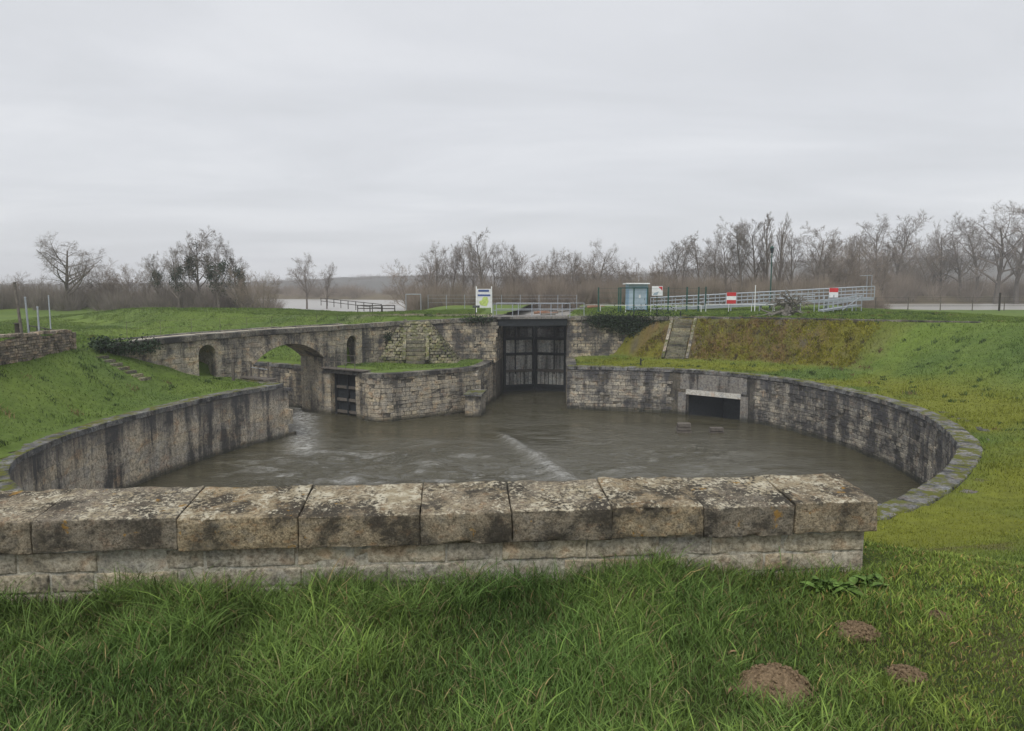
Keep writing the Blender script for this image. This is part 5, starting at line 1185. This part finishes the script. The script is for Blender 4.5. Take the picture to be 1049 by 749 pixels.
for i, (x, y, zt_, kd, w) in sorted(enumerate(TREES), key=lambda e: e[1][0] / e[1][1]):
    zb_ = gz(x, y) if not (river_near(np.array(x)) - 6 < y < river_far(np.array(x))) else -1.6
    zn, grp = zone(x, y); cnt[(kd, zn)] = cnt.get((kd, zn), 0) + 1
    lab = SPECIAL.get(i, '%s %s, %s from left' % (KD[kd], zn, ORD[cnt[(kd, zn)] - 1]))
    h = zt_ - zb_ ; r = empty(KN[kd], (x, y, zb_), lab, 'tree', grp); r.rotation_euler = (0, 0, random.uniform(0, 6.28)); r.scale = (h * w, h * w, h)
    t_, c_, iv_ = PROT[kd][i % len(PROT[kd])]
    for nm, me in (('trunk', t_), ('crown', c_), ('ivy', iv_)):
        if me: o = bpy.data.objects.new(nm, me); COL.objects.link(o); o.parent = r
# dense twiggy thicket that fills the ground between the trees, and far woodland on the opposite bank
def thicket(name, label, spots, m, twigs=150, thick=.026):
    V = []; T = []
    for (x, y, z, h, w) in spots:
        n = int(twigs); a = RNG.uniform(0, 6.283, n); rr = np.sqrt(RNG.random(n)) * w * .5; bx_, by_ = x + np.cos(a) * rr * .5, y + np.sin(a) * rr * .5; hh = h * RNG.uniform(.35, 1.0, n) * (1 - .35 * (rr / (w * .5)) ** 2)
        hz = z + RNG.random(n) * .35 * h; p0 = np.stack([bx_, by_, hz - .15 * h], -1); p1 = np.stack([x + np.cos(a) * rr * 1.2 + RNG.normal(0, w * .08, n), y + np.sin(a) * rr * 1.2, np.minimum(hz + hh * .75, z + h * (1.02 - .3 * (rr / (w * .5)) ** 2))], -1)
        an = RNG.uniform(0, 6.28, n); sd_ = np.stack([np.cos(an), np.sin(an) * .4, RNG.normal(0, .2, n)], -1) * thick * h / 5
        b = sum(len(q) for q in V); V.append(np.stack([p0 - sd_, p0 + sd_, p1 + sd_ * .35], 1).reshape(-1, 3)); T.append(b + np.arange(3 * n).reshape(-1, 3))
    o = np_mesh(name, np.concatenate(V), np.concatenate(T), m); tag(o, label, 'thicket', kind='stuff')
sp = []
for _ in range(330):
    u = RNG.uniform(-.14, .52); y = RNG.uniform(100, 124); x = u * y
    if -2 < x - (y - 66) * .1 < 8 and y < 104: continue
    sp.append((x, y, min(-.2, gz(x, y)), RNG.uniform(3.2, 6.3), RNG.uniform(2.5, 4.5)))
thicket('thicket', 'brown winter thicket filling the wood behind the lock', sp, M_TWIGB, 300)
sp = []
for _ in range(190):
    u = RNG.uniform(-.8, -.335); y = RNG.uniform(90, 108); sp.append((u * y, y, -1.0, RNG.uniform(3.2, 5.6) * (1 if u < -.37 else .6), RNG.uniform(2.5, 4.5)))
thicket('thicket', 'dark hedge thicket behind the left green mound', sp, M_TWIG, 330)
sp = []
for _ in range(420):
    u = RNG.uniform(-.5, .9); x0 = u * 200; y = float(river_far(np.array(x0))) + RNG.uniform(3, 50); x = u * y; sp.append((x, y, 0.2, RNG.uniform(4, 8) * (1.25 if u > .2 else .8), RNG.uniform(5, 9)))
thicket('far_thicket', 'hazy brown scrub along the far river bank', sp, M_TWIGB, 260, .022)
sp = []
for _ in range(700):
    u = RNG.uniform(-.8, .95); y = RNG.uniform(560, 700); x = u * y; ridge = float(np.interp(u, [-1.2, -.62, -.36, -.22, -.12, 0, .2, .33, .5, .72, 1.2], [4, 5, 7, 11, 13, 12, 15, 24, 27, 32, 34])); t = float(sstep((y - 430) / 200)); sp.append((x, y, ridge * t * (y / 620) ** .7 - 2.5, RNG.uniform(6, 10), RNG.uniform(8, 13)))
thicket('far_woodland', 'grey blue bare woodland on the distant ridge', sp, M_TWIG, 110, .05)

# ------------------------------------------------------------------ far houses and car across the river
def house(x, y, z, w, d, h, label, m=M_PLASTER):
    r = empty('house', (x, y, z), label, 'house'); k = MB(); k.box((x, y, z + h / 2), (w, d, h)); wl = k.build('wall', m, r)
    k = MB(); e = .4; k.add([(x - w / 2 - e, y - d / 2 - e, z + h), (x + w / 2 + e, y - d / 2 - e, z + h), (x + w / 2 + e, y + d / 2 + e, z + h), (x - w / 2 - e, y + d / 2 + e, z + h), (x - w / 2 - e, y, z + h + d * .36), (x + w / 2 + e, y, z + h + d * .36)], [(0, 1, 5, 4), (2, 3, 4, 5), (0, 4, 3), (1, 2, 5), (0, 3, 2, 1)]); rf = k.build('roof', M_TILE, r)
    k = MB(); k.box((x + w * .25, y, z + h + d * .36), (.7, .7, 1.6)); k.build('chimney', m, rf)
    for i in (-1, 1):
        k = MB(); k.box((x + i * w * .25, y - d / 2 - .02, z + h * .5), (1.0, .06, 1.3)); k.build('window', M_GLASS, wl)
house(133.5, 262, 1.5, 8, 7, 3.2, 'small cream house with grey roof behind bare trees across the river')
house(142.5, 270, 2.0, 6, 6, 3.0, 'smaller white house right of the cream one across the river', M_WHITE)
def car():
    x, y, z = 149, 214, .9; r = empty('parked_car', (x, y, z), 'small dark blue car on the far riverside road at right edge', 'car')
    pr = [(-2.1, .35), (-2.1, .8), (-1.9, .95), (-1.2, 1.0), (-.6, 1.45), (.9, 1.47), (1.6, 1.0), (2.1, .9), (2.15, .35)]; m = MB(); n = len(pr)
    V = [(x + a, y - .85, z + b) for a, b in pr] + [(x + a, y + .85, z + b) for a, b in pr]; m.add(V, [tuple(range(n)), tuple(range(2 * n - 1, n - 1, -1))] + [(i, i + n, (i + 1) % n + n, (i + 1) % n) for i in range(n)]); m.build('body', M_CARP, r)
    m = MB(); m.add([(x - 1.0, y - .87, z + 1.03), (x + 1.35, y - .87, z + 1.03), (x + .8, y - .87, z + 1.38), (x - .55, y - .87, z + 1.38)], [(0, 1, 2, 3)]); m.build('side_window', M_GLASS, r)
    for a in (-1.35, 1.35):
        for b in (-.86, .86):
            m = MB(); m.tube((x + a, y + b - .1, z + .33), (x + a, y + b + .1, z + .33), .33, None, 14); w = m.build('wheel', M_TYRE, r); m = MB(); m.tube((x + a, y + b - .115, z + .33), (x + a, y + b + .115, z + .33), .19, None, 10); m.build('rim', M_STEEL, w)
car()

# ------------------------------------------------------------------ air
m = bpy.data.materials.new('haze_air'); m.use_nodes = True; nt = m.node_tree; nt.nodes.clear()
pv = nd(nt, 'ShaderNodeVolumePrincipled', Color=(0.86, 0.88, 0.93, 1), Density=0.0007, Anisotropy=0.0); nd(nt, 'ShaderNodeOutputMaterial', Volume=pv.outputs[0])
hz_ = MB(); hz_.box((0, 500, 16), (1960, 1180, 62)); tag(hz_.build('haze', m), kind='stuff')
